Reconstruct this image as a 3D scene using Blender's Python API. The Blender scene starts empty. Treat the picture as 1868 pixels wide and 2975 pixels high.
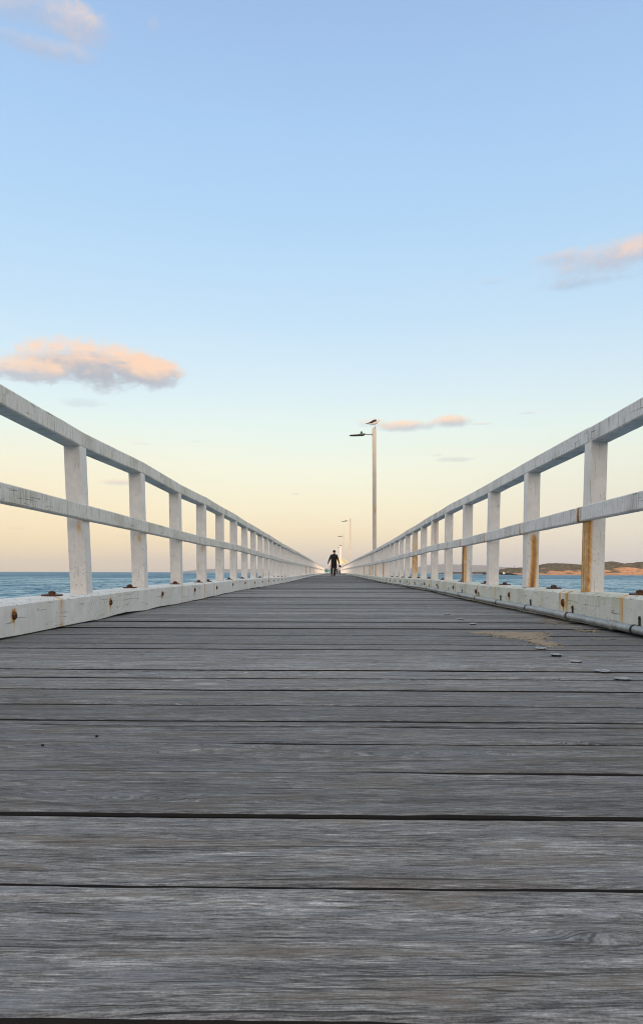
import bpy, bmesh, math, random
from mathutils import Vector, Matrix, noise as mnoise
R = math.radians
random.seed(7)
S = bpy.context.scene
C = S.collection
W_, H_ = 1868.0, 2975.0
F, PX, PY = 2100.0, 972.0, 1663.5      # focal length and vanishing point of the photograph, in its pixels
CAMH = 0.298
SEA = -4.7

def lin(r, g, b, a=1):
    f = lambda c: (c/255/12.92) if c/255 <= .04045 else ((c/255+.055)/1.055)**2.4
    return (f(r), f(g), f(b), a)
def smooth(a, b, x):
    t = max(0, min(1, (x-a)/(b-a))); return t*t*(3-2*t)
def interp(pts, x):
    if x <= pts[0][0]: return pts[0][1]
    for (x0, y0), (x1, y1) in zip(pts, pts[1:]):
        if x <= x1: return y0+(y1-y0)*(x-x0)/(x1-x0)
    return pts[-1][1]
def zc(y):   # the deck is not perfectly level along its length
    return interp([(-6, 0), (8, 0), (11, .016), (16, .0), (21, -.012), (30, .0), (45, .03), (80, .05), (145, .07), (200, .07)], y)
def xo(y):   # and bends a little to the left further out
    return interp([(-6, 0), (14, 0), (30, -.03), (50, -.12), (100, -.29), (145, -.42), (200, -.6)], y)

# ---------------------------------------------------------------- node helper
class N:
    def __init__(s, tree): s.t = tree; tree.nodes.clear()
    def n(s, typ, **kw):
        nd = s.t.nodes.new(typ)
        for k, v in kw.items(): setattr(nd, k, v)
        return nd
    def L(s, a, b): s.t.links.new(a, b)
    def put(s, sock, v):
        if v is None: return
        if hasattr(v, 'is_output'): s.L(v, sock)
        else: sock.default_value = v
    def m(s, op, a, b=None, c=None, clamp=False):
        nd = s.n('ShaderNodeMath', operation=op, use_clamp=clamp)
        for i, v in enumerate((a, b, c)):
            if v is not None: s.put(nd.inputs[i], v)
        return nd.outputs[0]
    def v(s, op, a, b=None):
        nd = s.n('ShaderNodeVectorMath', operation=op)
        s.put(nd.inputs[0], a)
        if b is not None: s.put(nd.inputs[1], b)
        return nd.outputs[0]
    def mix(s, f, a, b, blend='MIX'):
        nd = s.n('ShaderNodeMix', data_type='RGBA', blend_type=blend)
        s.put(nd.inputs[0], f); s.put(nd.inputs[6], a); s.put(nd.inputs[7], b)
        return nd.outputs[2]
    def noise(s, vec, scale=5, detail=4, rough=.55, dist=0, dims='3D'):
        nd = s.n('ShaderNodeTexNoise', noise_dimensions=dims)
        s.put(nd.inputs['Vector'], vec)
        nd.inputs['Scale'].default_value = scale; nd.inputs['Detail'].default_value = detail
        nd.inputs['Roughness'].default_value = rough; nd.inputs['Distortion'].default_value = dist
        return nd.outputs['Fac']
    def rng(s, v, a, b, c=0, d=1, kind='SMOOTHSTEP'):
        nd = s.n('ShaderNodeMapRange', interpolation_type=kind)
        s.put(nd.inputs[0], v)
        for i, q in enumerate((a, b, c, d)): s.put(nd.inputs[i+1], q)
        return nd.outputs[0]
    def attr(s, name): return s.n('ShaderNodeAttribute', attribute_name=name).outputs['Fac']
    def xyz(s, vec):
        nd = s.n('ShaderNodeSeparateXYZ'); s.put(nd.inputs[0], vec); return nd.outputs
    def comb(s, x, y, z):
        nd = s.n('ShaderNodeCombineXYZ')
        for i, q in enumerate((x, y, z)): s.put(nd.inputs[i], q)
        return nd.outputs[0]
    def ramp(s, f, stops, interp='LINEAR'):
        nd = s.n('ShaderNodeValToRGB'); s.put(nd.inputs[0], f)
        cr = nd.color_ramp; cr.interpolation = interp
        while len(cr.elements) < len(stops): cr.elements.new(.5)
        for e, (p, c) in zip(cr.elements, stops): e.position = p; e.color = c
        return nd.outputs[0]
    def bump(s, h, dist=.01, strength=1, nrm=None):
        nd = s.n('ShaderNodeBump'); nd.inputs['Distance'].default_value = dist
        nd.inputs['Strength'].default_value = strength; s.put(nd.inputs['Height'], h)
        if nrm is not None: s.put(nd.inputs['Normal'], nrm)
        return nd.outputs[0]

def new_mat(name):
    m = bpy.data.materials.new(name); m.use_nodes = True
    return m, N(m.node_tree)
def finish(k, col, rough=.6, metal=0, nrm=None, spec=.5):
    b = k.n('ShaderNodeBsdfPrincipled'); o = k.n('ShaderNodeOutputMaterial')
    k.put(b.inputs['Base Color'], col); k.put(b.inputs['Roughness'], rough)
    k.put(b.inputs['Metallic'], metal); k.put(b.inputs['Specular IOR Level'], spec)
    if nrm is not None: k.put(b.inputs['Normal'], nrm)
    k.L(b.outputs[0], o.inputs[0])
def coords(k, rnd=True):
    v = k.n('ShaderNodeTexCoord').outputs['Object']
    if rnd:
        r = k.n('ShaderNodeObjectInfo').outputs['Random']
        v = k.v('ADD', v, k.comb(k.m('MULTIPLY', r, 37.), k.m('MULTIPLY', r, 91.), k.m('MULTIPLY', r, 53.)))
    return v
def plain(name, col, rough=.6, metal=0, var=.25, scale=12, bump=0):
    m, k = new_mat(name); v = coords(k)
    n = k.noise(v, scale, 5, .6)
    c = k.mix(k.rng(n, .3, .7), tuple(q*(1-var) for q in col[:3])+(1,), tuple(min(1, q*(1+var)) for q in col[:3])+(1,))
    finish(k, c, k.rng(n, .2, .8, max(.05, rough-.1), min(1, rough+.1)), metal, k.bump(n, bump) if bump else None)
    return m

# ---------------------------------------------------------------- materials
def wood_deck():
    m, k = new_mat('weathered_planks')
    v = k.n('ShaderNodeTexCoord').outputs['Object']; pid = k.attr('pid')
    x, y, z = k.xyz(v)
    off = k.m('MULTIPLY', pid, 13.7)
    big = k.noise(k.comb(k.m('MULTIPLY', x, 1.6), k.m('MULTIPLY', y, 9.), off), 1, 3, .5)
    # grain that swirls a little round old knots
    yy = k.m('ADD', y, k.m('MULTIPLY', k.m('SUBTRACT', big, .5), .05))
    kn = k.noise(k.comb(k.m('MULTIPLY', x, 5.5), k.m('MULTIPLY', y, 13.), k.m('ADD', off, 3.)), 1, 2, .5, .6)
    where = k.rng(k.noise(k.comb(k.m('MULTIPLY', x, .9), k.m('MULTIPLY', y, 6.), k.m('ADD', off, 9.)), 1, 1, .5), .56, .66)
    yy = k.m('ADD', yy, k.m('MULTIPLY', k.m('MULTIPLY', k.m('SUBTRACT', kn, .5), where), .11))
    fine = k.noise(k.comb(k.m('MULTIPLY', x, 60.), k.m('MULTIPLY', yy, 640.), off), 1, 3, .6)
    mid = k.noise(k.comb(k.m('MULTIPLY', x, 22.), k.m('MULTIPLY', yy, 240.), off), 1, 5, .7, .6)
    wide = k.noise(k.comb(k.m('MULTIPLY', x, 5.), k.m('MULTIPLY', yy, 42.), off), 1, 5, .62, .6)
    sandn = k.noise(v, 260, 3, .7)
    patch = k.noise(k.comb(k.m('MULTIPLY', x, 4.), k.m('MULTIPLY', y, 22.), off), 1, 5, .65, .6)
    grit = k.noise(v, 380, 3, .7)
    tone = k.m('ADD', k.m('MULTIPLY', fine, .28), k.m('ADD', k.m('MULTIPLY', mid, .36), k.m('ADD', k.m('MULTIPLY', wide, .26), k.m('MULTIPLY', grit, .14))))
    col = k.ramp(tone, [(.408, (.028, .025, .022, 1)), (.470, (.103, .098, .093, 1)), (.524, (.215, .210, .204, 1)), (.573, (.335, .331, .325, 1)), (.625, (.58, .572, .56, 1))])
    col = k.mix(k.rng(patch, .52, .63, 0, .9), col, k.mix(.65, col, (.20, .22, .25, 1)))     # bluish bloom
    col = k.mix(k.rng(patch, .36, .48, .95, 0), col, k.mix(.6, col, (.19, .155, .12, 1)))      # brown patches
    pv = k.rng(k.m('FRACT', k.m('MULTIPLY', pid, 7.31)), 0, 1, .64, 1.2, 'LINEAR')
    col = k.mix(1, col, k.comb(pv, pv, k.m('MULTIPLY', pv, 1.0)), 'MULTIPLY')
    # long dark checks following the grain
    chk = k.noise(k.comb(k.m('MULTIPLY', x, 3.2), k.m('MULTIPLY', yy, 150.), k.m('ADD', off, 5.)), 1, 2, .5, .2)
    chk = k.rng(chk, .665, .70)
    col = k.mix(k.m('MULTIPLY', chk, .85), col, (.02, .018, .016, 1))
    ck2 = k.noise(k.comb(k.m('MULTIPLY', x, 1.7), k.m('MULTIPLY', yy, 58.), k.m('ADD', off, 7.)), 1, 3, .6, .3)
    ck2 = k.m('MULTIPLY', k.rng(k.m('ABSOLUTE', k.m('SUBTRACT', ck2, .5)), .0, .012, 1, 0), k.rng(k.noise(k.comb(k.m('MULTIPLY', x, 1.1), k.m('MULTIPLY', y, 5.), off), 1, 2, .5), .47, .57))
    col = k.mix(k.m('MULTIPLY', ck2, .8), col, (.03, .027, .024, 1))
    # grains of sand caught in the surface
    fl = k.m('MULTIPLY', k.rng(sandn, .70, .76), k.rng(big, .45, .7))
    col = k.mix(k.m('MULTIPLY', fl, .6), col, (.45, .41, .35, 1))
    # a few marks: droppings and resin stains
    for (sx, sy, rx, ry, c, a) in [(-.34, 1.92, .035, .03, (.42, .43, .45, 1), .7), (.47, .525, .03, .006, (.10, .075, .04, 1), .8),
                                   (-.42, 1.73, .16, .02, (.30, .26, .18, 1), .55), (.02, 2.19, .2, .02, (.30, .27, .19, 1), .55),
                                   (-.30, .80, .03, .006, (.07, .05, .035, 1), .7), (-.15, 1.03, .05, .02, (.2, .21, .22, 1), .5)]:
        d = k.m('SQRT', k.m('ADD', k.m('POWER', k.m('DIVIDE', k.m('SUBTRACT', x, sx), rx), 2.), k.m('POWER', k.m('DIVIDE', k.m('SUBTRACT', y, sy), ry), 2.)))
        d = k.m('ADD', d, k.m('MULTIPLY', k.m('SUBTRACT', mid, .5), 2.2))
        col = k.mix(k.m('MULTIPLY', k.rng(d, .5, 1.15, 1, 0), a), col, c)
    h = k.m('SUBTRACT', k.m('ADD', k.m('MULTIPLY', fine, .5), mid), chk)
    finish(k, col, .62, 0, k.bump(h, .0035), .5)
    return m

def paint(name, axis, base, dirt, dirt_amt=.5, crack=.6):
    """white paint on sawn timber; axis = direction of the timber's length"""
    m, k = new_mat(name); v = coords(k)
    x, y, z = k.xyz(v); rust = k.attr('rust')
    n1 = k.noise(v, 3.5, 4, .6); n2 = k.noise(v, 14, 5, .65)
    if axis == 'y':   # saw marks run across the length
        saw = k.noise(k.comb(k.m('MULTIPLY', x, 20.), k.m('MULTIPLY', y, 140.), k.m('MULTIPLY', z, 9.)), 1, 3, .6)
        gr = k.noise(k.comb(k.m('MULTIPLY', x, 60.), k.m('MULTIPLY', y, 5.), k.m('MULTIPLY', z, 75.)), 1, 3, .6, .6)
    elif axis == 'z':
        dz = k.m('ADD', k.m('MULTIPLY', z, 190.), k.m('MULTIPLY', x, 210.))
        saw = k.noise(k.comb(k.m('MULTIPLY', x, 8.), k.m('MULTIPLY', y, 60.), dz), 1, 2, .5)
        gr = k.noise(k.comb(k.m('MULTIPLY', x, 80.), k.m('MULTIPLY', y, 80.), k.m('MULTIPLY', z, 6.)), 1, 3, .6, .6)
    else:             # kerb: smoother, drips run down
        saw = k.noise(k.comb(k.m('MULTIPLY', x, 12.), k.m('MULTIPLY', y, 60.), k.m('MULTIPLY', z, 7.)), 1, 4, .6)
        gr = k.noise(k.comb(k.m('MULTIPLY', x, 50.), k.m('MULTIPLY', y, 3.2), k.m('MULTIPLY', z, 60.)), 1, 3, .55, .8)
    col = k.mix(k.rng(n2, .3, .7), tuple(c*.90 for c in base)+(1,), tuple(min(1, c*1.06) for c in base)+(1,))
    col = k.mix(k.m('MULTIPLY', k.rng(k.m('ADD', k.m('MULTIPLY', n1, .6), k.m('MULTIPLY', saw, .4)), .46, .62), dirt_amt), col, dirt+(1,))
    if axis == 'y': col = k.mix(k.m('MULTIPLY', k.rng(saw, .53, .68), .6*dirt_amt+.15), col, (.26, .255, .22, 1))
    # mould along the upper arris of rails, grime spots
    sp = k.noise(v, 75, 3, .6); reg = k.noise(v, 1.7, 2, .5)
    col = k.mix(k.m('MULTIPLY', k.m('MULTIPLY', k.rng(sp, .60, .68), k.rng(reg, .44, .62)), .55), col, (.12, .12, .085, 1))
    ck = k.m('MULTIPLY', k.rng(gr, .635, .675), k.rng(n1, .40, .54))
    col = k.mix(k.m('MULTIPLY', ck, crack), col, (.05, .045, .04, 1))
    wn = k.noise(k.comb(k.m('MULTIPLY', x, 40.), k.m('MULTIPLY', y, 16.), k.m('MULTIPLY', z, 40.)), 1, 5, .7)
    wr_ = k.m('MULTIPLY', k.rng(k.attr('wear'), .35, .9), k.rng(wn, .56, .62))
    col = k.mix(k.m('MULTIPLY', wr_, .45), col, (.10, .085, .07, 1))
    chip = k.m('MULTIPLY', k.rng(k.noise(v, 34, 4, .75), .675, .70), 1.)
    col = k.mix(k.m('MULTIPLY', chip, .85), col, (.07, .06, .05, 1))
    rs = k.m('MULTIPLY', rust, k.rng(k.m('ADD', k.m('MULTIPLY', saw, .5), k.m('MULTIPLY', n2, .5)), .3, .62, .45, 1.25), clamp=True)
    rc = k.ramp(rs, [(0, (.62, .50, .26, 1)), (.3, (.70, .37, .06, 1)), (.62, (.46, .19, .035, 1)), (1, (.05, .02, .011, 1))])
    col = k.mix(k.rng(rs, .02, .45, 0, .95), col, rc)
    h = k.m('SUBTRACT', k.m('ADD', k.m('MULTIPLY', saw, .6), k.m('MULTIPLY', n2, .4)), k.m('ADD', ck, chip))
    finish(k, col, k.rng(n2, .3, .7, .45, .62), 0, k.bump(h, .0025), .4)
    return m

M = {}
M['deck'] = wood_deck()
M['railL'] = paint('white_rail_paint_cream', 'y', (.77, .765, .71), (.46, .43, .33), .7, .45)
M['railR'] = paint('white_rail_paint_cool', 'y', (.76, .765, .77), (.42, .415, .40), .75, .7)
M['post'] = paint('white_post_paint', 'z', (.80, .785, .76), (.66, .64, .60), .4, .22)
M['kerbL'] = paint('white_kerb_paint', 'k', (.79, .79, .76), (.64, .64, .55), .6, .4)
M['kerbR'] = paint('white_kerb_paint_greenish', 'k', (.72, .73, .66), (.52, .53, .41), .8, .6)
M['polepaint'] = paint('pole_paint', 'z', (.60, .55, .50), (.50, .44, .38), .35, .3)

def rusty():
    m, k = new_mat('rusted_iron'); v = coords(k)
    n = k.noise(v, 90, 5, .7)
    finish(k, k.ramp(n, [(.3, (.02, .010, .007, 1)), (.48, (.075, .030, .016, 1)), (.62, (.20, .085, .035, 1)), (.75, (.33, .19, .11, 1))]), .85, .0, k.bump(n, .003))
    return m
M['rust'] = rusty()
M['blackiron'] = plain('dark_iron', (.03, .028, .027), .55, .3, .4, 60, .001)
M['stud'] = plain('worn_steel', (.34, .345, .355), .30, .8, .2, 80, .0006)
M['plankedge'] = plain('shaded_plank_edge', (.010, .009, .008), .95, 0, .5, 30)  # near black: the darkness inside the plank gaps is put into the wall colour
M['pipe'] = None
def galv():
    m, k = new_mat('galvanised_pipe'); v = coords(k, False)
    vo = k.n('ShaderNodeTexVoronoi'); k.put(vo.inputs['Vector'], v); vo.inputs['Scale'].default_value = 110
    n = k.noise(v, 9, 5, .65); n2 = k.noise(v, 60, 3, .6)
    c = k.mix(k.rng(n, .3, .7), (.23, .27, .275, 1), (.40, .45, .455, 1))
    c = k.mix(.25, c, vo.outputs['Color'], 'OVERLAY')
    c = k.mix(k.m('MULTIPLY', k.rng(n2, .62, .72), .5), c, (.45, .46, .44, 1))
    hs = k.n('ShaderNodeHueSaturation'); hs.inputs['Saturation'].default_value = .35; k.put(hs.inputs['Color'], c)
    finish(k, hs.outputs[0], k.rng(n, .3, .7, .38, .6), .55, k.bump(n2, .0008))
    return m
M['pipe'] = galv()
def sandm():
    m, k = new_mat('beach_sand'); v = coords(k, False)
    n = k.noise(v, 420, 3, .7); n2 = k.noise(v, 14, 4, .6)
    c = k.mix(k.rng(n, .35, .65), (.29, .235, .17, 1), (.45, .38, .285, 1))
    c = k.mix(k.rng(n2, .4, .7, 0, .5), c, (.26, .22, .17, 1))
    finish(k, c, .95, 0, k.bump(n, .002), .1); return m
M['sand'] = sandm()
M['lampbody'] = plain('lamp_grey', (.17, .165, .15), .5, .2, .15)
M['lampdark'] = plain('lamp_underside', (.025, .03, .035), .4)
M['sensor'] = plain('sensor_cap', (.06, .10, .13), .35)
M['feather_w'] = plain('white_feather', (.8, .76, .72), .8, 0, .08, 40)
M['feather_b'] = plain('black_feather', (.018, .02, .026), .6, 0, .3, 40)
M['beak'] = plain('beak', (.25, .19, .13), .5)
M['legpink'] = plain('bird_leg', (.40, .27, .20), .6)
M['black'] = plain('black_cloth', (.005, .005, .006), .9, 0, .3)
M['skin'] = plain('skin', (.30, .17, .11), .6, 0, .1)
M['red'] = plain('red_shoe', (.42, .06, .05), .6)
M['pink'] = plain('pink_cloth', (.60, .36, .33), .9)
M['grey'] = plain('light_grey_cloth', (.50, .51, .52), .9)
M['white'] = plain('white_cloth', (.66, .66, .64), .9)
M['navy'] = plain('dark_trousers', (.02, .025, .04), .9)
M['teal'] = plain('teal_canvas', (.03, .20, .24), .7, 0, .3)
M['paleblue'] = plain('pale_blue_panel', (.42, .52, .60), .6)
M['yellow'] = plain('cream_yellow_boards', (.85, .76, .42), .6, 0, .1)
M['roofm'] = plain('pale_roof', (.85, .78, .50), .5, 0, .1)
M['darkgap'] = plain('dark_joist_timber', (.03, .026, .022), .9)
M['leaf'] = plain('pine_needles', (.035, .05, .03), .9, 0, .4)
M['bark'] = plain('bark', (.09, .065, .045), .9)

# ---------------------------------------------------------------- object helpers
def link(name, me, mat=None, parent=None, loc=(0, 0, 0), rot=(0, 0, 0)):
    o = bpy.data.objects.new(name, me); C.objects.link(o)
    if mat is not None and me is not None:
        for q in (mat if isinstance(mat, (list, tuple)) else [mat]): me.materials.append(q)
    o.parent = parent; o.location = loc; o.rotation_euler = rot
    return o
def mesh(bm, name, smooth_=False):
    me = bpy.data.meshes.new(name); bm.normal_update(); bm.to_mesh(me); bm.free()
    if smooth_: me.polygons.foreach_set('use_smooth', [True]*len(me.polygons))
    return me
def empty(name, loc=(0, 0, 0), rotz=0):
    o = bpy.data.objects.new(name, None); C.objects.link(o); o.location = loc
    o.rotation_euler = (0, 0, rotz); o.empty_display_size = .2; return o
def tag(o, label, cat, group=None, kind=None):
    if label: o['label'] = label
    if cat: o['category'] = cat
    if group: o['group'] = group
    if kind: o['kind'] = kind
    return o
def struct(o): o['kind'] = 'structure'; return o

def rect_section(w, h, ch, nu=1, nv=1):
    """chamfered rectangle w x h centred on 0, sides subdivided"""
    a, b = w/2, h/2; pts = []
    def side(p, q, n):
        for i in range(n): pts.append((p[0]+(q[0]-p[0])*i/n, p[1]+(q[1]-p[1])*i/n))
    cs = [((-a+ch, -b), (a-ch, -b), nu), ((a-ch, -b), (a, -b+ch), 1), ((a, -b+ch), (a, b-ch), nv), ((a, b-ch), (a-ch, b), 1),
          ((a-ch, b), (-a+ch, b), nu), ((-a+ch, b), (-a, b-ch), 1), ((-a, b-ch), (-a, -b+ch), nv), ((-a, -b+ch), (-a+ch, -b), 1)]
    for p, q, n in cs: side(p, q, n)
    return pts
def loft(bm, section, path, axis='y', rust=None, wob=0):
    """sweep a section along path points; section (u, v) -> x,z for axis y, x,y for axis z, y,z for axis x"""
    lay = bm.verts.layers.float.get('rust') or bm.verts.layers.float.new('rust')
    rings = []
    for j, p in enumerate(path):
        ring = []
        for (u, v) in section:
            if axis == 'y': c = Vector((p[0]+u, p[1], p[2]+v))
            elif axis == 'z': c = Vector((p[0]+u, p[1]+v, p[2]))
            else: c = Vector((p[0], p[1]+u, p[2]+v))
            if wob:
                q = mnoise.noise_vector(c*2.3+Vector((j*.001, 0, 7)))*wob + mnoise.noise_vector(c*17)*wob*.35
                if axis == 'y': q.y = 0
                if axis == 'z': q.z = 0
                c = c+q
            vt = bm.verts.new(c)
            if rust: vt[lay] = rust(c)
            ring.append(vt)
        rings.append(ring)
    n = len(section)
    for r0, r1 in zip(rings, rings[1:]):
        for i in range(n):
            f = (r0[i], r0[(i+1) % n], r1[(i+1) % n], r1[i])
            bm.faces.new(f)
    bm.faces.new(rings[0][::-1]); bm.faces.new(rings[-1])
    bmesh.ops.recalc_face_normals(bm, faces=bm.faces)
    return bm
def cyl(bm, p0, p1, r0, r1=None, n=12, caps=True):
    r1 = r0 if r1 is None else r1
    p0, p1 = Vector(p0), Vector(p1); d = (p1-p0).normalized()
    a = d.orthogonal().normalized(); b = d.cross(a)
    A = [bm.verts.new(p0+(a*math.cos(t)+b*math.sin(t))*r0) for t in [2*math.pi*i/n for i in range(n)]]
    B = [bm.verts.new(p1+(a*math.cos(t)+b*math.sin(t))*r1) for t in [2*math.pi*i/n for i in range(n)]]
    for i in range(n): bm.faces.new((A[i], A[(i+1) % n], B[(i+1) % n], B[i]))
    if caps: bm.faces.new(A[::-1]); bm.faces.new(B)
def box(bm, c, s, bev=0):
    r = bmesh.ops.create_cube(bm, size=1)
    vs = r['verts']
    for v in vs: v.co = Vector((c[0]+v.co.x*s[0], c[1]+v.co.y*s[1], c[2]+v.co.z*s[2]))
    if bev:
        es = list({e for v in vs for e in v.link_edges})
        bmesh.ops.bevel(bm, geom=es, offset=bev, segments=2, affect='EDGES')
def revolve(bm, prof, n=20, axis='z', c=(0, 0, 0)):
    rings = []
    for r, h in prof:
        ring = []
        for i in range(n):
            t = 2*math.pi*i/n; a, b = r*math.cos(t), r*math.sin(t)
            p = (a, b, h) if axis == 'z' else ((h, a, b) if axis == 'x' else (a, h, b))
            ring.append(bm.verts.new((c[0]+p[0], c[1]+p[1], c[2]+p[2])))
        rings.append(ring)
    for r0, r1 in zip(rings, rings[1:]):
        for i in range(n): bm.faces.new((r0[i], r0[(i+1) % n], r1[(i+1) % n], r1[i]))
    bm.faces.new(rings[0][::-1]); bm.faces.new(rings[-1])
    bmesh.ops.recalc_face_normals(bm, faces=bm.faces)

# ---------------------------------------------------------------- camera
cam = bpy.data.cameras.new('camera'); co = bpy.data.objects.new('camera', cam); C.objects.link(co)
cam.sensor_fit = 'HORIZONTAL'; cam.sensor_width = 36; cam.lens = F/W_*36
cam.shift_x = -(PX-W_/2)/W_; cam.shift_y = (PY-H_/2)/W_
cam.clip_start = .02; cam.clip_end = 60000
co.matrix_world = Matrix.Translation((0, 0, CAMH)) @ Matrix.Rotation(R(90), 4, 'X') @ Matrix.Rotation(.0030, 4, 'Z')
S.camera = co
cam.dof.use_dof = False

# ---------------------------------------------------------------- sun and sky
SUN_EL, SUN_AZ = R(7), R(180-16)       # azimuth clockwise from +Y: behind the camera, a little to the right
sd = Vector((math.sin(SUN_AZ)*math.cos(SUN_EL), math.cos(SUN_AZ)*math.cos(SUN_EL), math.sin(SUN_EL)))
sl = bpy.data.lights.new('sun', 'SUN'); so = bpy.data.objects.new('sun', sl); C.objects.link(so)
sl.energy = 2.7; sl.angle = R(1.2); sl.color = (1, .68, .42)
so.rotation_euler = sd.to_track_quat('Z', 'Y').to_euler(); so.location = (30, -60, 40)

def sky():
    w = bpy.data.worlds.new('World'); S.world = w; w.use_nodes = True
    k = N(w.node_tree)
    d = k.v('NORMALIZE', k.n('ShaderNodeTexCoord').outputs['Generated'])
    x, y, z = k.xyz(d)
    el = k.m('ARCSINE', z); az = k.m('ARCTAN2', x, y)
    def e(v): return math.degrees(math.atan(v/F))/90
    st = [(0, lin(208, 198, 194)), (e(35), lin(216, 203, 190)), (e(110), lin(239, 217, 187)), (e(190), lin(241, 226, 196)),
          (e(300), lin(238, 235, 212)), (e(420), lin(225, 236, 228)), (e(560), lin(210, 228, 237)), (e(740), lin(192, 219, 240)),
          (e(1000), lin(176, 210, 241)), (e(1300), lin(165, 200, 239)), (e(1660), lin(154, 186, 228)), (.56, lin(215, 214, 214)), (.7, lin(240, 234, 228)), (1, lin(248, 240, 232))]
    # soft large unevenness of the air
    un = k.noise(k.comb(az, k.m('MULTIPLY', el, 3.), 0.), 3.5, 3, .5)
    elw = k.m('ADD', k.m('DIVIDE', el, math.pi/2), k.m('MULTIPLY', k.m('SUBTRACT', un, .5), .02))
    base = k.ramp(k.m('MAXIMUM', elw, 0.), st)
    low = k.rng(el, R(1), R(13), 1, 0)
    left = k.m('MULTIPLY', low, k.rng(az, R(-3), R(-24), 0, 1))
    right = k.m('MULTIPLY', low, k.rng(az, R(2), R(24), 0, 1))
    base = k.mix(k.m('MULTIPLY', left, .85), base, lin(243, 217, 180))
    base = k.mix(k.m('MULTIPLY', right, .55), base, lin(203, 206, 214))
    # warm afterglow round the setting sun, behind the camera
    back = k.rng(y, .25, -.95, 0, 1)
    base = k.mix(k.m('MULTIPLY', back, k.rng(el, R(3), R(50), 1, 0)), base, (2.1, 1.58, 1.14, 1))
    # ---- clouds: soft banks at their own directions in the sky
    U = k.m('MULTIPLY', az, 2.1); V = k.m('MULTIPLY', el, 2.1)
    n_big = k.noise(k.comb(k.m('MULTIPLY', U, 10.), k.m('MULTIPLY', V, 18.), 3.3), 1, 6, .6, .35)
    n_fine = k.noise(k.comb(k.m('MULTIPLY', U, 30.), k.m('MULTIPLY', V, 44.), 9.1), 1, 8, .66, .5)
    nn = k.m('ADD', k.m('MULTIPLY', n_big, .58), k.m('MULTIPLY', n_fine, .42))
    def cloud(col, px, py, hw, hh, a, amp=2.2, flat=1., top=lin(255, 205, 165), bot=lin(186, 182, 190), soft=.7, slope=0):
        vx, vy = (px-PX)/F, (PY-py)/F
        ca = math.atan(vx); ce = math.atan(vy/math.sqrt(1+vx*vx))
        kx = 1/(1+vx*vx); kz = 1/(1+vx*vx+vy*vy)*math.sqrt(1+vx*vx)
        cu, cv = ca*2.1, ce*2.1; hu, hv = hw/1000*kx, hh/1000*kz
        du = k.m('DIVIDE', k.m('SUBTRACT', U, cu), hu)
        dv = k.m('DIVIDE', k.m('SUBTRACT', V, cv), hv)
        if slope: dv = k.m('SUBTRACT', dv, k.m('MULTIPLY', du, slope))
        dvs = k.m('MULTIPLY', dv, k.rng(dv, -.15, .15, flat, 1.))
        r2 = k.m('ADD', k.m('MULTIPLY', du, du), k.m('MULTIPLY', dvs, dvs))
        f = k.m('ADD', k.m('SUBTRACT', 1., r2), k.m('MULTIPLY', k.m('SUBTRACT', nn, .5), amp*2))
        f = k.rng(f, 0., soft*1.6)
        sh = k.m('ADD', dv, k.m('MULTIPLY', k.m('SUBTRACT', n_big, .5), 2.2))
        cc = k.mix(k.rng(sh, -.35, .60), bot, top)
        f = k.m('MULTIPLY', f, k.rng(r2, 1.2, 3.2, 1, 0))
        return k.mix(k.m('MULTIPLY', f, a), col, cc)
    c = base
    wht, gry = lin(226, 206, 196), lin(180, 186, 205)
    for a in [
        (90, 25, 270, 85, .72, 1.35, 1, wht, gry, 1.0), (235, 80, 110, 85, .95, 1.2, 1, lin(238, 214, 198), lin(190, 190, 204), .9),
        (115, 136, 220, 44, .85, 1.3, 1, wht, gry, 1.0), (440, 80, 22, 45, .22, 1.6, 1, wht, gry, 1.0),
        (270, 1062, 262, 82, .95, 1.45, 1.0, lin(255, 206, 166), lin(168, 162, 169), .6), (80, 1082, 150, 48, .85, 1.3, 1.1, lin(250, 206, 168), lin(178, 172, 180), .5),
        (430, 1085, 115, 62, .9, 1.3, 1.1, lin(252, 204, 164), lin(174, 168, 176), .5), (235, 1172, 80, 20, .38, 2., 1, lin(196, 196, 204), lin(184, 188, 198)),
        (1800, 735, 260, 62, .96, 1.0, 1.0, lin(244, 208, 184), lin(186, 186, 198), .9, .45), (1640, 745, 110, 34, .8, 1.6, 1, lin(226, 207, 200), lin(184, 190, 206), .9),
        (1690, 818, 140, 24, .8, 1.4, 1, lin(188, 192, 206), lin(170, 182, 200), .9), (1840, 795, 90, 24, .40, 1.8, 1, lin(186, 190, 204), lin(172, 184, 204), .9),
        (1440, 815, 50, 16, .25, 2., 1, wht, gry, .9),
        (1312, 1225, 74, 26, .95, 1.2, 1.2), (1190, 1236, 120, 20, .85, 1.4, 1), (1085, 1228, 60, 18, .35, 1.6, 1), (1400, 1229, 50, 6, .35, 1.2, 1),
        (1530, 1198, 36, 6, .55, 1.2, 1.4, lin(226, 214, 210), lin(205, 210, 214)), (1318, 1333, 66, 10, .8, 1.5, 1, lin(222, 210, 200), lin(205, 205, 200)),
        (1268, 1321, 22, 5, .5, 1.5, 1, lin(222, 210, 200), lin(205, 205, 200)), (345, 1404, 62, 14, .8, 1.1, 1.3, lin(242, 206, 180), lin(205, 190, 185)),
        (856, 1435, 18, 4, .55, 1.2, 1, lin(215, 205, 180), lin(205, 195, 180)), (50, 1538, 50, 4, .35, 1.4, 1, lin(215, 190, 170), lin(205, 185, 170)),
        (566, 1283, 22, 4, .4, 1.4, 1, lin(222, 216, 204), lin(205, 205, 200)), (410, 1290, 35, 4, .35, 1.4, 1, lin(222, 216, 204), lin(205, 205, 200))]:
        c = cloud(c, *a)
    # below the horizon: sea-coloured
    c = k.mix(k.rng(z, -.03, -.002, 1, 0), c, lin(120, 140, 155))
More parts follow.
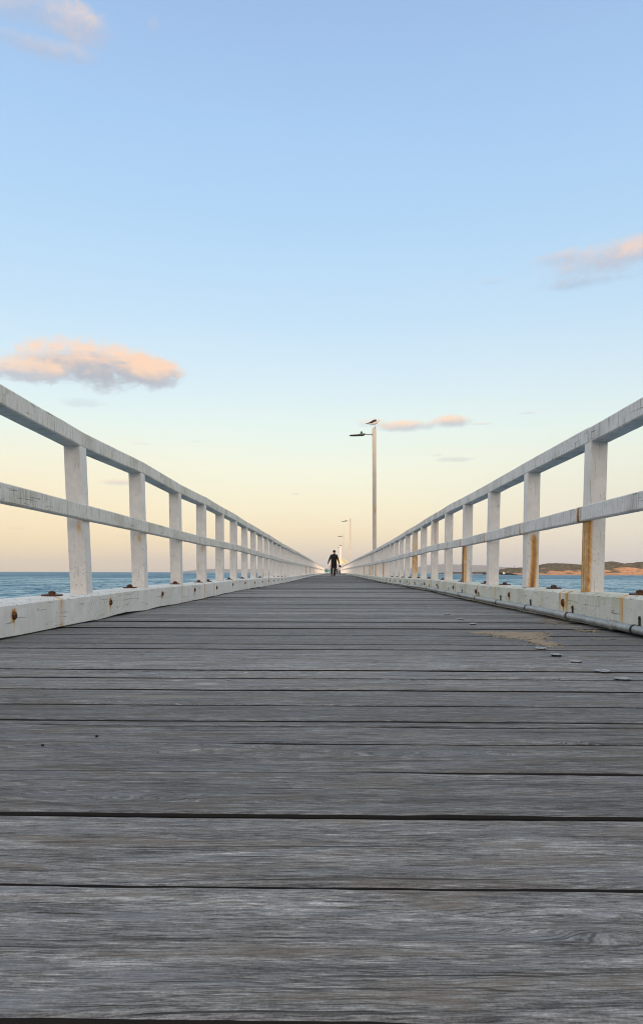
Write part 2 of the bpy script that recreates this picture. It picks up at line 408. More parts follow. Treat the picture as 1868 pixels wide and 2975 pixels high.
    st_ = k.n('ShaderNodeTexSky', sky_type='NISHITA'); st_.sun_disc = False
    st_.sun_elevation = SUN_EL; st_.sun_rotation = SUN_AZ; st_.air_density = 1; st_.dust_density = 1.5
    b1 = k.n('ShaderNodeBackground'); b1.inputs[1].default_value = .05; k.L(st_.outputs[0], b1.inputs[0])
    b2 = k.n('ShaderNodeBackground'); b2.inputs[1].default_value = .92; k.L(c, b2.inputs[0])
    ad = k.n('ShaderNodeAddShader'); k.L(b1.outputs[0], ad.inputs[0]); k.L(b2.outputs[0], ad.inputs[1])
    o = k.n('ShaderNodeOutputWorld'); k.L(ad.outputs[0], o.inputs[0])
    w.cycles.sampling_method = 'MANUAL'; w.cycles.sample_map_resolution = 1024
sky()

# ---------------------------------------------------------------- sea
def sea():
    m, k = new_mat('sea_water')
    g = k.n('ShaderNodeNewGeometry').outputs['Position']; x, y, z = k.xyz(g)
    a = k.noise(k.comb(k.m('MULTIPLY', x, .42), k.m('MULTIPLY', y, .05), 0.), 1, 5, .66, .6)
    b = k.noise(k.comb(k.m('MULTIPLY', x, .09), k.m('MULTIPLY', y, .010), 4.), 1, 5, .66, .5)
    c = k.noise(k.comb(k.m('MULTIPLY', x, .008), k.m('MULTIPLY', y, .0016), 8.), 1, 3, .6)
    t = k.m('ADD', k.m('MULTIPLY', a, .42), k.m('ADD', k.m('MULTIPLY', b, .42), k.m('MULTIPLY', c, .16)))
    col = k.ramp(t, [(.40, (.030, .105, .185, 1)), (.47, (.062, .175, .27, 1)), (.53, (.14, .29, .385, 1)), (.60, (.38, .53, .59, 1))])
    wv = k.attr('wv')
    t = k.m('ADD', t, k.m('MULTIPLY', wv, .26))
    col = k.ramp(t, [(.40, (.030, .105, .185, 1)), (.47, (.062, .175, .27, 1)), (.53, (.14, .29, .385, 1)), (.60, (.38, .53, .59, 1))])
    # surf near the headland
    foam = k.m('MULTIPLY', k.rng(y, 1350, 1680), k.rng(k.noise(k.comb(k.m('MULTIPLY', x, .02), k.m('MULTIPLY', y, .012), 1.), 1, 4, .65), .56, .62))
    foam = k.m('MULTIPLY', foam, k.rng(x, 300, 420))
    col = k.mix(k.m('MULTIPLY', foam, .8), col, (.62, .64, .64, 1))
    h = k.m('ADD', k.m('MULTIPLY', a, .55), k.m('MULTIPLY', b, 2.6))
    finish(k, col, .6, 0, k.bump(h, 1.5, 1.), .06)
    bm = bmesh.new()
    ys = [-500, -100, 0, 60, 130, 200, 300, 500, 900, 1600, 3000, 6000, 12000, 26000]
    xs = [-26000, -8000, -2500, -800, -250, -60, 0, 60, 250, 800, 2500, 8000, 26000]
    V = [[bm.verts.new((x, y, SEA)) for x in xs] for y in ys]
    for j in range(len(ys)-1):
        for i in range(len(xs)-1): bm.faces.new((V[j][i], V[j][i+1], V[j+1][i+1], V[j+1][i]))
    lay = bm.verts.layers.float.new('wv')
    # real waves where they can still be told apart
    nx, ny = 420, 300
    G = []
    for j in range(ny+1):
        y = 85+520*(j/ny)**1.35; row = []
        for i in range(nx+1):
            x = (-.62+1.24*i/nx)*(y+40)
            e = min(1, j/4, (ny-j)/20)
            a = mnoise.noise(Vector((x*.10, y*.17, 1.)))+.6*mnoise.noise(Vector((x*.31+y*.05, y*.38, 5.)))+.35*mnoise.noise(Vector((x*.8, y*.9, 9.)))
            a = (1-abs(a*1.1))*1.0-.55
            v = bm.verts.new((x, y, SEA+.02+.34*e*(a+.6))); v[lay] = a*e
            row.append(v)
        G.append(row)
    for j in range(ny):
        for i in range(nx): bm.faces.new((G[j][i], G[j][i+1], G[j+1][i+1], G[j+1][i]))
    struct(link('sea', mesh(bm, 'sea', True), m))
sea()

# ---------------------------------------------------------------- land
def land_mat(name, veg, sand, level, kx=1):
    m, k = new_mat(name)
    g = k.n('ShaderNodeNewGeometry'); x, y, z = k.xyz(g.outputs['Position'])
    n = k.noise(g.outputs['Position'], .03, 6, .65); n2 = k.noise(g.outputs['Position'], .12, 4, .6)
    v = k.mix(k.rng(n2, .35, .65), tuple(c*.45 for c in veg)+(1,), tuple(c*1.35 for c in veg)+(1,))
    s = k.mix(k.rng(n2, .35, .65), tuple(c*.75 for c in sand)+(1,), tuple(c*1.2 for c in sand)+(1,))
    hh = k.m('ADD', z, k.m('MULTIPLY', k.m('SUBTRACT', n, .5), 75.))
    lv = k.rng(x, 480*kx, 800*kx, level-12, level+3, 'LINEAR')
    f = k.rng(k.m('SUBTRACT', hh, lv), -2.5, 2.5, 0, 1)
    f = k.m('MULTIPLY', f, k.rng(z, SEA+1.5, SEA+3.5))
    finish(k, k.mix(f, s, v), .95, 0, k.bump(n2, 2.), .1)
    return m
def terrain(name, prof, y0, depth, mat, nx, ny, beach, rough, face=.35, bowl=0):
    """prof: list of (x, height above the sea)"""
    bm = bmesh.new(); xa, xb = prof[0][0], prof[-1][0]; V = []
    for j in range(ny+1):
        t = j/ny; row = []
        for i in range(nx+1):
            x = xa+(xb-xa)*i/nx; h = interp(prof, x)
            yy = y0+depth*t + 18*mnoise.noise(Vector((x*.006, 1.3, 0)))*rough
            s = smooth(.0, face, t-beach)
            q = mnoise.fractal(Vector((x*.013, yy*.02, 0)), 1, 2, 5)
            edge = min(1, (i)/(nx*.03), (nx-i)/(nx*.03))
            z = SEA-.5+1.8*smooth(0, beach+.02, t)+(h-1.5)*s*(1-.4*smooth(.55, 1, t)) + q*rough*2.4*s
            if t > .97: z = SEA-2
            row.append(bm.verts.new((x, yy, z)))
        V.append(row)
    for j in range(ny):
        for i in range(nx): bm.faces.new((V[j][i], V[j][i+1], V[j+1][i+1], V[j+1][i]))
    return struct(link(name, mesh(bm, name), mat))
def pxx(px, z): return (px-PX)/F*z
def hgt(dpx, z): return dpx/F*z + CAMH - SEA     # height above the sea of something dpx above the horizon
Z1 = 1850
hp = [(1452, 0), (1462, 6), (1480, 9), (1494, 14), (1521, 12), (1550, 14), (1574, 20), (1607, 26), (1641, 25), (1687, 21), (1715, 24), (1761, 32),
      (1790, 28), (1805, 26), (1843, 26), (1857, 31), (1875, 31), (1930, 24), (2010, 30), (2120, 22), (2260, 15)]
Z1c = Z1*1.12
terrain('headland', [(pxx(p, Z1c), max(1.5, hgt(h+2.0, Z1c))) for p, h in hp], Z1, 480, land_mat('headland_scrub', (.135, .108, .062), (.56, .29, .15), 10), 260, 44, .03, 1.)
Z2 = 3000
terrain('sand_spit', [(pxx(p, Z2), max(1, hgt(h, Z2))) for p, h in [(1300, -3), (1318, 1), (1340, 2.2), (1400, 3), (1460, 4), (1500, 5), (1560, 4)]], Z2, 500,
        land_mat('spit_scrub', (.05, .045, .035), (.20, .13, .09), 4), 90, 10, .05, .4)
Z3 = 23000
def far_hill(name, pts, lab=None):
    terrain(name, [(pxx(p, Z3*1.08), hgt(h, Z3*1.08)) for p, h in pts], Z3, 3500, M['farland'], 90, 8, .02, 8., .5)
M['farland'] = plain('far_land', (.05, .06, .06), 1., 0, .2, .001)
far_hill('distant_hills', [(1130, -1), (1190, 12), (1250, 24), (1300, 26), (1345, 24), (1400, 22), (1440, 19), (1500, 15), (1570, 10), (1640, 4), (1700, -1)])
far_hill('distant_ridge', [(520, -1), (560, 5), (600, 9), (625, 10), (680, 8), (740, 9), (800, 11), (860, 10), (930, 12), (1010, 11), (1060, 6), (1120, -1)])
# unseen scrubby dune ridge added behind the camera to shade the near pier
def shore():
    bm = bmesh.new(); V = []; nx, ny = 70, 26
    for j in range(ny+1):
        row = []
        for i in range(nx+1):
            x = -700+1400*i/nx; y = -60-240*j/ny
            t = smooth(-60, -150, y); q = mnoise.fractal(Vector((x*.02, y*.02, 3)), 1, 2, 4)
            z = SEA-1 + (RIDGE-SEA+1)*t*(1-.25*smooth(-190, -300, y)) + q*1.3*t
            row.append(bm.verts.new((x, y, z)))
        V.append(row)
    for j in range(ny):
        for i in range(nx): bm.faces.new((V[j][i], V[j+1][i], V[j+1][i+1], V[j][i+1]))
    struct(link('shade_dunes', mesh(bm, 'shade_dunes'), plain('dune_scrub', (.07, .075, .04), .95, 0, .4, .2)))
RIDGE = 1.0 + (56+155)*math.tan(SUN_EL)/math.cos(R(16))
shore()

# small things on the headland
def norfolk_pine(x, y, z, h):
    t = empty('norfolk_pine', (x, y, z)); tag(t, 'tall dark conical pine standing alone on the low end of the headland', 'tree')
    bm = bmesh.new(); cyl(bm, (0, 0, -2), (0, 0, h), h*.02, h*.004, 8); link('trunk', mesh(bm, 'trunk'), M['bark'], t)
    bm = bmesh.new(); rr = random.Random(3)
    for i in range(900):
        u = rr.random()**.8; zz = h*(.12+.88*u); lay = .75+.25*math.sin(zz/h*40)
        rad = h*.26*(1-u)*lay*math.sqrt(rr.random())+.05; a = rr.random()*6.283
        p = Vector((rad*math.cos(a), rad*math.sin(a), zz+rr.uniform(-.1, .1))); s = h*.035
        v = [bm.verts.new(p+Vector((rr.uniform(-s, s), rr.uniform(-s, s), rr.uniform(-s, s)*.6))) for _ in range(3)]
        bm.faces.new(v)
    link('crown', mesh(bm, 'crown'), M['leaf'], t)
norfolk_pine(pxx(1493, 1990), 1990, SEA+hgt(13, 1990)-2.5, 10.5)
t = empty('beach_house', (pxx(1461, 1900), 1890, SEA+2.0)); tag(t, 'tiny white house on the shore at the low left end of the headland', 'house')
bm = bmesh.new(); box(bm, (0, 0, 2), (5, 5, 4)); link('wall', mesh(bm, 'wall'), M['white'], t)
bm = bmesh.new(); loft(bm, [(-3, 0), (3, 0), (0, 1.6)], [(0, -2.9, 4.0), (0, 2.9, 4.0)]); link('roof', mesh(bm, 'roof'), M['grey'], t)
bm = bmesh.new(); box(bm, (0, -2.52, 1.2), (1, .06, 2.1)); link('door', mesh(bm, 'door'), M['navy'], t)

# ---------------------------------------------------------------- deck
SK = -.016      # the planks lie slightly askew
def deck():
    rr = random.Random(11)
    # gaps: (y at x=0, width left, width right, x where a check starts)
    near = [(.4765, .007, .007, None), (.686, .0055, .0085, None), (.890, .013, .019, None), (1.083, 0, .0085, .0), (1.262, 0, .009, -.30),
            (1.405, 0, .008, -.72), (1.452, .009, .006, None), (1.618, .003, .009, None), (1.817, .009, .012, None), (2.019, .013, .010, None),
            (2.193, .010, .020, None), (2.398, .011, .003, None), (2.603, .005, .011, None), (2.80, .013, .003, None), (2.995, .014, .022, None)]
    gaps = []
    y = .483-.21
    pre = []
    while y > -6: pre.append((y, .006, .006, None)); y -= .2+rr.uniform(-.02, .01)
    gaps = pre[::-1]+near
    y = 2.995
    while y < 190:
        y += rr.choice([.15, .185, .2, .2, .205, .215, .23])
        a = rr.choice([.004, .008, .012, .018, .024, .030])*(1+.6*smooth(5, 20, y)); b = max(.003, a+rr.uniform(-.006, .006))
        gaps.append((y, a, b, None))
    bm = bmesh.new(); pl = bm.verts.layers.float.new('pid')
    zo = 0; tilt = 0
    for gi in range(len(gaps)-1):
        g0, g1 = gaps[gi], gaps[gi+1]
        nearp = g0[0] < 9 and g0[0] > -.4
        nx = 150 if (g0[0] < 4 and nearp) else (60 if nearp else (20 if g0[0] < 40 else 8))
        if g0[3] is None:
            far = smooth(4, 30, g0[0])
            zo = rr.uniform(-.0022, .0022)*(1+2.6*far); tilt = rr.uniform(-.0015, .0015)*(1+2.5*far)
        pid = rr.random()
        if g0[3] is not None: pid = last
        last = pid
        hw = 1.78 if g0[0] < 143 else 3.4
        xs = [-hw+2*hw*i/nx for i in range(nx+1)]
        def edge(g, x, sgn):
            y = g[0]+SK*x+mnoise.noise(Vector((x*1.1, g[0]*9.7, 0)))*.008+mnoise.noise(Vector((x*4.1, g[0]*5.7, 3)))*.0035
            wv = g[1]+(g[2]-g[1])*smooth(-1.2, 1.2, x)
            wv *= 1+.55*mnoise.noise(Vector((x*2.2, g[0]*7.7, 11)))
            rmp = 1
            if g[3] is not None:
                rmp = smooth(g[3], g[3]+.25, x); wv = g[2]*rmp
                y += .01*mnoise.noise(Vector((x*2.3, g[0]*5, 4)))
            if nearp:
                wv *= 1+.35*mnoise.noise(Vector((x*6, g[0]*3, 2)))
                y += sgn*.0018*rmp*mnoise.noise(Vector((x*24, g[0]*31, sgn)))
            return y+sgn*wv/2, rmp
        rows = []
        for x in xs:
            ya, ra = edge(g0, x, 1); yb, rb = edge(g1, x, -1)
            w = yb-ya; r = min(.007, w*.2)
            base = zc(g0[0])+zo+.0012*mnoise.noise(Vector((x*1.3, g0[0]*4, 9)))
            def P(y, dz):
                u = (y-ya)/max(w, 1e-6)
                return (x+xo(g0[0]), y, base+dz+tilt*(u-.5))
            row = [P(ya, -.075*ra-1e-5), P(ya, -.0045*ra), P(ya+r*.35, -.0014*ra), P(ya+r, 0)]
            nm = 3 if nearp else 1
            for q in range(1, nm+1): row.append(P(ya+r+(w-2*r)*q/(nm+1), -.0004))
            row += [P(yb-r, 0), P(yb-r*.35, -.0014*rb), P(yb, -.0045*rb), P(yb, -.075*rb-1e-5)]
            rows.append(row)
        VV = []
        for row in rows:
            vs = []
            for p in row:
                v = bm.verts.new(p); v[pl] = pid; vs.append(v)
            VV.append(vs)
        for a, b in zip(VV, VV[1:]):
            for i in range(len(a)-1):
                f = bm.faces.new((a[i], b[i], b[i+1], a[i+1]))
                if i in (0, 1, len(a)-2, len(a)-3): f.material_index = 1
    t = empty('pier_deck', (0, 0, 0))
    tag(t, 'weathered grey timber walkway of the pier, planks laid crosswise between the white railings', 'pier deck')
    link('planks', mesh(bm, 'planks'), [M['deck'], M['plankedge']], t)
    jb = bmesh.new()
    for x in (-1.55, -.78, 0, .78, 1.55):
        loft(jb, rect_section(.15, .3, .005), [(x+xo(y), y, zc(y)-.245) for y in (-6, 14, 30, 50, 100, 145, 190)])
    for i in range(33):
        y = -5+6*i; box(jb, (xo(y), y, -.56), (3.9, .3, .3))
    link('joists', mesh(jb, 'joists'), M['darkgap'], t)
    pb = bmesh.new()
    for i in range(33):
        y = -5+6*i
        for s in (-1, 1): cyl(pb, (s*1.5+xo(y), y, -.7), (s*1.75+xo(y), y, SEA-2), .17, .19, 10)
    o = link('piles', mesh(pb, 'piles'), M['darkgap'], t); o['kind'] = 'stuff'
    # domed steel studs in a row
    sb = bmesh.new(); revolve(sb, [(.017, -.002), (.017, .0030), (.0235, .0036), (.0232, .0050), (.019, .0066), (.011, .0078), (.002, .0082)], 24)
    sm = mesh(sb, 'stud', True); sm.materials.append(M['stud'])
    ys = [2.01, 2.17, 2.40, 2.60, 2.82, 4.17, 4.62, 5.12, 6.3]
    for i, y in enumerate(ys):
        o = bpy.data.objects.new('stud', sm); C.objects.link(o); o.parent = t
        o.location = (.80+rr.uniform(-.006, .006), y, zc(y)+.001); o.rotation_euler = (rr.uniform(-.04, .04), rr.uniform(-.05, .05), 0)
    nb = bmesh.new(); revolve(nb, [(.0028, -.002), (.0028, .0005), (.001, .0008)], 8); nm = mesh(nb, 'nail'); nm.materials.append(M['blackiron'])
    for x, y in [(-.50, 1.24), (-.66, 1.38), (-.43, 1.31), (-.29, 1.98), (-.98, 2.95), (-1.3, 3.6), (-1.1, 4.6), (.92, 3.32), (1.0, 3.3), (-.9, 6.1), (1.12, 3.42)]:
        o = bpy.data.objects.new('nail', nm); C.objects.link(o); o.parent = t; o.location = (x, y, .001)
deck()

# blown sand lying on the planks
def sand():
    bm = bmesh.new(); nx, ny = 260, 420; V = {}
    x0, x1, y0, y1 = .5, 1.42, 2.75, 4.9
    blobs = [(.86, 3.47, .14, .22, 1.0), (.89, 3.07, .07, .17, 1.0), (1.03, 3.52, .14, .12, .5), (.74, 3.62, .10, .14, .5), (1.30, 3.85, .12, .3, .62), (1.34, 4.5, .10, .35, .7), (1.2, 3.3, .2, .08, .3)]
    def hh(x, y):
        f = sum(a*math.exp(-((x-cx)/sx)**2-((y-cy)/sy)**2) for cx, cy, sx, sy, a in blobs)
        n = mnoise.fractal(Vector((x*6, y*9, 0)), 1, 2, 4)*.34+mnoise.fractal(Vector((x*26, y*95, 4)), .7, 2, 4)*.55
        return (f-.52+n)
    for j in range(ny+1):
        for i in range(nx+1):
            x = x0+(x1-x0)*i/nx; y = y0+(y1-y0)*j/ny; h = hh(x, y)
            if h > -.08: V[i, j] = bm.verts.new((x, y+SK*x, zc(y)-.001+min(.0035, .0012+h*.005)))
    for (i, j) in list(V):
        q = [(i, j), (i+1, j), (i+1, j+1), (i, j+1)]
        if all(p in V for p in q) and hh(x0+(x1-x0)*(i+.5)/nx, y0+(y1-y0)*(j+.5)/ny) > 0: bm.faces.new([V[p] for p in q])
    bmesh.ops.delete(bm, geom=[v for v in bm.verts if not v.link_faces], context='VERTS')
    tag(link('sand', mesh(bm, 'sand', True), M['sand']), 'thin drift of pale blown sand on the planks beside the steel pipe', 'sand', None, 'stuff')
sand()

# ---------------------------------------------------------------- railings
YEND = 142.0
def lean_tab(side):
    L_ = [0, 2.9, 1.9, 1.15, .35, .3] if side < 0 else [0, 1.35, .75, .85, .8, .3]
    return L_
def railing(side):
    s = side; nm = 'left' if s < 0 else 'right'
    XP = 1.480 if s < 0 else 1.475      # inner face of the posts at their foot
    XK = 1.447 if s < 0 else 1.446      # inner face of the kerb
    rr = random.Random(21 if s < 0 else 22)
    SP = 1.318 if s < 0 else 1.354
    y1 = 4.32 if s < 0 else 4.225      # front face of the first post in view
    KH = [(-6, .156), (3, .160), (4.4, .168), (5.6, .178), (8, .180), (200, .180)] if s < 0 else [(-6, .188), (3.2, .188), (200, .188)]
    root = empty('timber_railing', (s*1.5, 0, 0))
    tag(root, 'white timber railing with kerb along the %s side of the pier%s' % (nm, '' if s < 0 else ', by the pipe'), 'railing', 'railings either side of the walkway')
    ox = s*1.5
    off = lambda x, y, z: (x-ox, y, z)
    # lateral place and height of the top rail (measured post by post)
    if s < 0:
        TX = [(-6, .04), (3, .048), (4.4, .043), (5.7, .030), (7.0, .018), (8.3, .008), (10, .004), (200, .0)]
        TZ = [(-6, 1.160), (3.0, 1.160), (4.4, 1.146), (5.75, 1.166), (7.05, 1.152), (8.4, 1.166), (9.7, 1.152), (11, 1.146), (15, 1.150), (20, 1.146), (200, 1.15)]
    else:
        TX = [(-6, .025), (3, .026), (4.2, .022), (5.5, .014), (6.8, .016), (8.1, .014), (10, .006), (200, 0)]
        TZ = [(-6, 1.168), (3.0, 1.168), (4.3, 1.162), (5.6, 1.166), (7.0, 1.169), (8.3, 1.174), (9.7, 1.178), (11, 1.170), (14, 1.162), (20, 1.160), (30, 1.156), (200, 1.15)]
    def wav(y, q): return .004*math.sin(y*.9+q)+.003*math.sin(y*2.1+q*2)
    topz = lambda y: interp(TZ, y)+zc(y)+(wav(y, s) if y > 9 else 0)
    topx = lambda y: XP+interp(TX, y)
    midz = lambda y: CAMH+.394-.002*math.sin(y)+zc(y)    # top of the mid rail
    # posts
    posts = []; k0 = -7; i = k0
    allp = [y1+SP*j for j in range(-7, 200) if y1+SP*j < YEND]
    rustspec = {}
    def post_rust(idx):
        if s > 0:
            if idx == 1: return lambda c: (.0 if c.z > .36 else 1)*(.62*smooth(-.042, -.0505, c.x)*(.75+.25*math.sin(c.y*160)) + .55*smooth(-.010, -.05, c.x)*smooth(-.05, -.0555, c.y-.0)) + (.28*math.exp(-((c.x+.03)/.014)**2-((c.z-.40)/.03)**2))
            if idx == 2: return lambda c: (smooth(.36, .30, c.z))*(  .62*math.exp(-((c.x-.004-.008*math.sin(c.z*9))/.022)**2)+.34*math.exp(-((c.x)/.04)**2)*smooth(.2, -.3, c.z))*smooth(-.05, -.055, c.y)
            if idx == 4: return lambda c: (0 if c.z > .35 else 1)*(.62*smooth(-.044, -.0505, c.x)+.45*smooth(.0, -.03, c.x)*(.6+.4*math.exp(-((c.x+.02)/.012)**2)))
            if idx == 8: return lambda c: .24+.1*math.sin(c.z*6)
            if idx in (5, 3): return lambda c: .5*math.exp(-((c.x+.02)/.006)**2)*(1 if mnoise.noise(Vector((0, 0, c.z*30))) > .25 else 0)*(1 if c.z < .3 else 0)
            if idx in (14, 17, 20, 24): return lambda c: .5*smooth(.02, -.05, c.x) if c.z < .35 else 0
            if idx in (1, 2, 3, 6): return lambda c: .3*smooth(.40, .42, c.z)*math.exp(-((c.x)/.02)**2)
        else:
            if idx in (28, 33, 41): return lambda c: .55*smooth(-.01, .05, c.x) if c.z < .35 else 0
            if idx in (1, 2, 4): return lambda c: .35*math.exp(-((c.x-.02)/.015)**2-((c.z-.30)/.05)**2)
        return None
    lean = lean_tab(s)
    PH = 1.0
    shared = None; stuffbm = None
    for j, y in enumerate(allp):
        idx = j-7+1         # 1 = first post in view
        foot = interp(KH, y)+zc(y); top = topz(y+.055)-.092
        h = top-foot; midrel = midz(y)-foot-.5*h
        ln = lean[idx] if 0 < idx < len(lean) else (2.0 if idx <= 0 else rr.uniform(-.25, .35))
        if idx <= 0: ln = lean[1]
        near_ = 0 < idx < 13 or idx in (14, 17, 20, 24, 28, 33, 41)
        dx = topx(y)-XP
        # front corner stands at XP, y; the post's middle is the mesh origin so it can lean
        sec = rect_section(.10, .11, .004, 10 if near_ else 1, 8 if near_ else 1)
        if near_ or shared is None or idx < 0 or True:
            b = bmesh.new(); n = 60 if near_ else 1
            rf = post_rust(idx) if idx > 0 else None
            # local z measured so that .34 is the underside of the mid rail
            zm = midz(y)-.088-foot
            fn = (lambda c, rf=rf, zm=zm, dx=dx, h=h: rf(Vector((c.x-s*dx*c.z/h, c.y, c.z-zm+.34)))) if rf else None
            if near_:
                loft(b, sec, [(s*dx*q/n, 0, h*q/n) for q in range(n+1)], 'z', fn, .0012)
            else:
                loft(b, sec, [(0, 0, 0), (s*dx, 0, h)], 'z')
            me = None
        loc = off(s*(XP+.05)+xo(y), y+.055, foot)
        if j < 100:
            o = link('post', mesh(b, 'post'), M['post'], root, loc)
        else:
            for v in b.verts: v.co += Vector(loc)
            tmp = bpy.data.meshes.new('t'); b.to_mesh(tmp); b.free()
            if stuffbm is None: stuffbm = bmesh.new()
            stuffbm.from_mesh(tmp); bpy.data.meshes.remove(tmp)
    if stuffbm is not None:
        o = link('far_posts', mesh(stuffbm, 'far_posts'), M['post'], root); o['kind'] = 'stuff'
    # rails
    rm = M['railL'] if s < 0 else M['railR']
    def rail(name, x_of, z_of, w, hh, joints, xin, rustf=None):
        for a, b_ in zip(joints, joints[1:]):
            near_ = a < 15
            n = max(2, int((b_-a)/((.012 if rustf and s > 0 else .04) if near_ else .66)))
            sec = rect_section(w, hh, .006, 3 if near_ else 1, 5 if near_ else 1)
            jx, jz = rr.uniform(-.003, .003), rr.uniform(-.0025, .0025)
            y0_ = a
            path = []
            for q in range(n+1):
                y = a+.0015+(b_-a-.003)*q/n
                path.append((s*(x_of(y)+xin+w/2+jx)+xo(y)-ox, y-y0_, z_of(y)-hh/2+jz))
            bm = bmesh.new()
            loft(bm, sec, path, 'y', (lambda c, y0_=y0_: rustf(c, y0_)) if (rustf and near_) else None, .0022 if near_ else 0)
            link(name, mesh(bm, name), rm, root, (0, y0_, 0))
    pidx = [y for y in allp]
    def joints(first, step, yoff=.055):
        J = [pidx[q]+yoff for q in range(first, len(pidx), step)]
        J = [-6.0]+[q for q in J if q > -5]+[YEND]
        return J
    tj = joints(1 if s < 0 else 3, 4); mj = joints(7 if s > 0 else 0, 3 if s > 0 else 4)
    rail('top_rail', topx, topz, .112, .092, tj, 0)
    mx = lambda y: XP+interp(TX, y)*.35
    def mrust(c, y0_):
        if s < 0: return 0
        y = c.y+y0_; v = 0
        for j in range(7, 20):
            py = pidx[j]+.10
            if j in (7, 8, 9, 10, 11, 13): v = max(v, (1.2 if j == 7 else 1.05)*math.exp(-((y-py)/(.024 if j == 7 else .014))**2)*(.6+.4*smooth(.68, .60, c.z)))
        return v
    rail('mid_rail', mx, midz, .052, .088, mj, -.024, mrust)
    # kerb beams with their bolts and plates
    km = M['kerbL'] if s < 0 else M['kerbR']
    kj0 = 2.2 if s < 0 else .66
    J = [-6.0]+[kj0+6*q for q in range(-1, 24) if kj0+6*q > -5.2 and kj0+6*q < YEND-3]+[YEND]
    plates = [3.92, 5.41, 6.95, 8.15, 8.75, 10.5, 12.0, 13.8, 14.85, 16.6] if s < 0 else [3.62, 5.05, 6.5, 7.32, 8.68, 10.2, 11.7, 13.2, 14.7, 16.2]
    q = plates[-1]
    while q < 90: q += 1.5+rr.uniform(-.08, .08); plates.append(q)
    plates = [plates[0]-1.5, plates[0]-3.0]+plates
    bolts = [1.87+1.405*q-(1.405 if s < 0 else .1) for q in range(0, 66)]
    if s < 0: bolts = [3.262+1.403*q for q in range(-3, 62)]
    else: bolts = [4.57+1.407*q for q in range(-4, 60)]
    def krust(y, z, x):
        v = 0
        if y > 34: return 0
        for b in bolts:
            if abs(y-b) < .2 and z < .13:
                v += (.55)*math.exp(-((y-b)/.007)**2)*smooth(.0, .09, z) + .55*math.exp(-((y-b)/.03)**2-((z-.105)/.03)**2)
        for n_, p in enumerate(plates):
            py = p-.03 if s > 0 else p-.035
            amp = (.50, .25, .42, .2, .35, .5)[n_ % 6]
            if s > 0: amp *= 1.3
            py += .05*s
            if abs(y-py) < .15: v += amp*.8*math.exp(-((y-py)/.034)**2)*(.35+.65*smooth(-.05, .18, z))
        if s > 0:
            for (yc, wd, a) in [(4.50, .035, .60), (4.64, .02, .5), (4.36, .014, .3), (7.0, .05, .22), (10.9, .04, .5), (9.4, .03, .5), (8.0, .02, .45)]:
                if abs(y-yc) < .2: v += a*math.exp(-((y-yc)/wd)**2)*(.4+.6*smooth(0, .18, z))
        v += .10*smooth(.05, .0, z)
        return min(v, .95)
    # section: inner face at u=0, going outwards
    for a, b_ in zip(J, J[1:]):
        near_ = a < 20 and b_ > 0
        n = max(2, int((b_-a)/(.014 if near_ else .75))); jz = rr.uniform(-.002, .002) if a > 2.3 else 0
        bm = bmesh.new(); lay = bm.verts.layers.float.new('rust'); wl = bm.verts.layers.float.new('wear'); rings = []
        nv = 14 if near_ else 1; jx = rr.uniform(-.004, .004) if a > 2.3 else 0
        for q in range(n+1):
            y = a+.002+(b_-a-.004)*q/n; kh = interp(KH, y)+jz
            lift = .006+(.016 if s < 0 and y < 9 else .012)*abs(mnoise.noise(Vector((y*.9, s, 0))))
            pts = [(.0, lift+(kh-.016-lift)*e/nv) for e in range(nv+1)]
            pts += [(.012, kh-.010), (.034, kh-.0005), (.038, kh), (.185, kh), (.19, kh-.006), (.19, lift)]
            ring = []
            for (u, v) in pts:
                c = Vector((s*(XK+u+jx)+xo(y)-ox, y-a, v+zc(y)))
                if near_:
                    w = mnoise.noise_vector(Vector((c.x*3+9, y*2.1, v*6)))*.0025+mnoise.noise_vector(Vector((c.x*10, y*25, v*25)))*.0007
                    c += Vector((w.x, 0, w.z))
                vt = bm.verts.new(c)
                vt[lay] = krust(y, v, u) if (near_ and u < .06) else 0
                vt[wl] = 1 if (near_ and abs(v-(kh-.013)) < .006 or abs(u-.036) < .004) else 0
                ring.append(vt)
            rings.append(ring)
        m_ = len(rings[0])
        for r0, r1 in zip(rings, rings[1:]):
            for e in range(m_): bm.faces.new((r0[e], r0[(e+1) % m_], r1[(e+1) % m_], r1[e]))
        bm.faces.new(rings[0][::-1]); bm.faces.new(rings[-1]); bmesh.ops.recalc_face_normals(bm, faces=bm.faces)
        ko = link('kerb_beam', mesh(bm, 'kerb_beam'), km, root, (0, a, 0))
        for bq in bolts:
            if a <= bq < b_:
                y = bq; kh = interp(KH, y)
                o = link('coach_bolt', BOLT, None, ko, (s*(XK-.001)+xo(y)-ox, y-a, zc(y)+kh*.60+rr.uniform(-.008, .008)), (0, 0, 0 if s < 0 else math.pi))
                sc = rr.uniform(.72, .98); o.scale = (1, sc, sc*rr.uniform(.9, 1.1))
        for pq in plates:
            if a <= pq < b_:
                y = pq; kh = interp(KH, y)+jz
                link('anchor_plate', PLATE, None, ko, (s*(XK+.085)+xo(y)-ox, y-a, zc(y)+kh+.001), (0, 0, rr.uniform(-.12, .12)))
    return root
bb = bmesh.new()   # domed bolt head sunk in the kerb's inner face; faces +X
revolve(bb, [(.021, -.004), (.0215, .002), (.018, .008), (.010, .0125), (.002, .014)], 14, 'x'); BOLT = mesh(bb, 'coach_bolt', True); BOLT.materials.append(M['rust'])
for v in BOLT.vertices: v.co.z *= 1.25
pb = bmesh.new()
box(pb, (0, 0, .004), (.085, .085, .008), .0015)
bmesh.ops.translate(pb, verts=pb.verts, vec=(0, 0, 0))
revolve(pb, [(.021, .008), (.021, .022), (.017, .024)], 6)
cyl(pb, (0, 0, .02), (0, 0, .028), .009, .008, 10)
PLATE = mesh(pb, 'anchor_plate'); PLATE.materials.append(M['rust'])
railing(-1); railing(1)

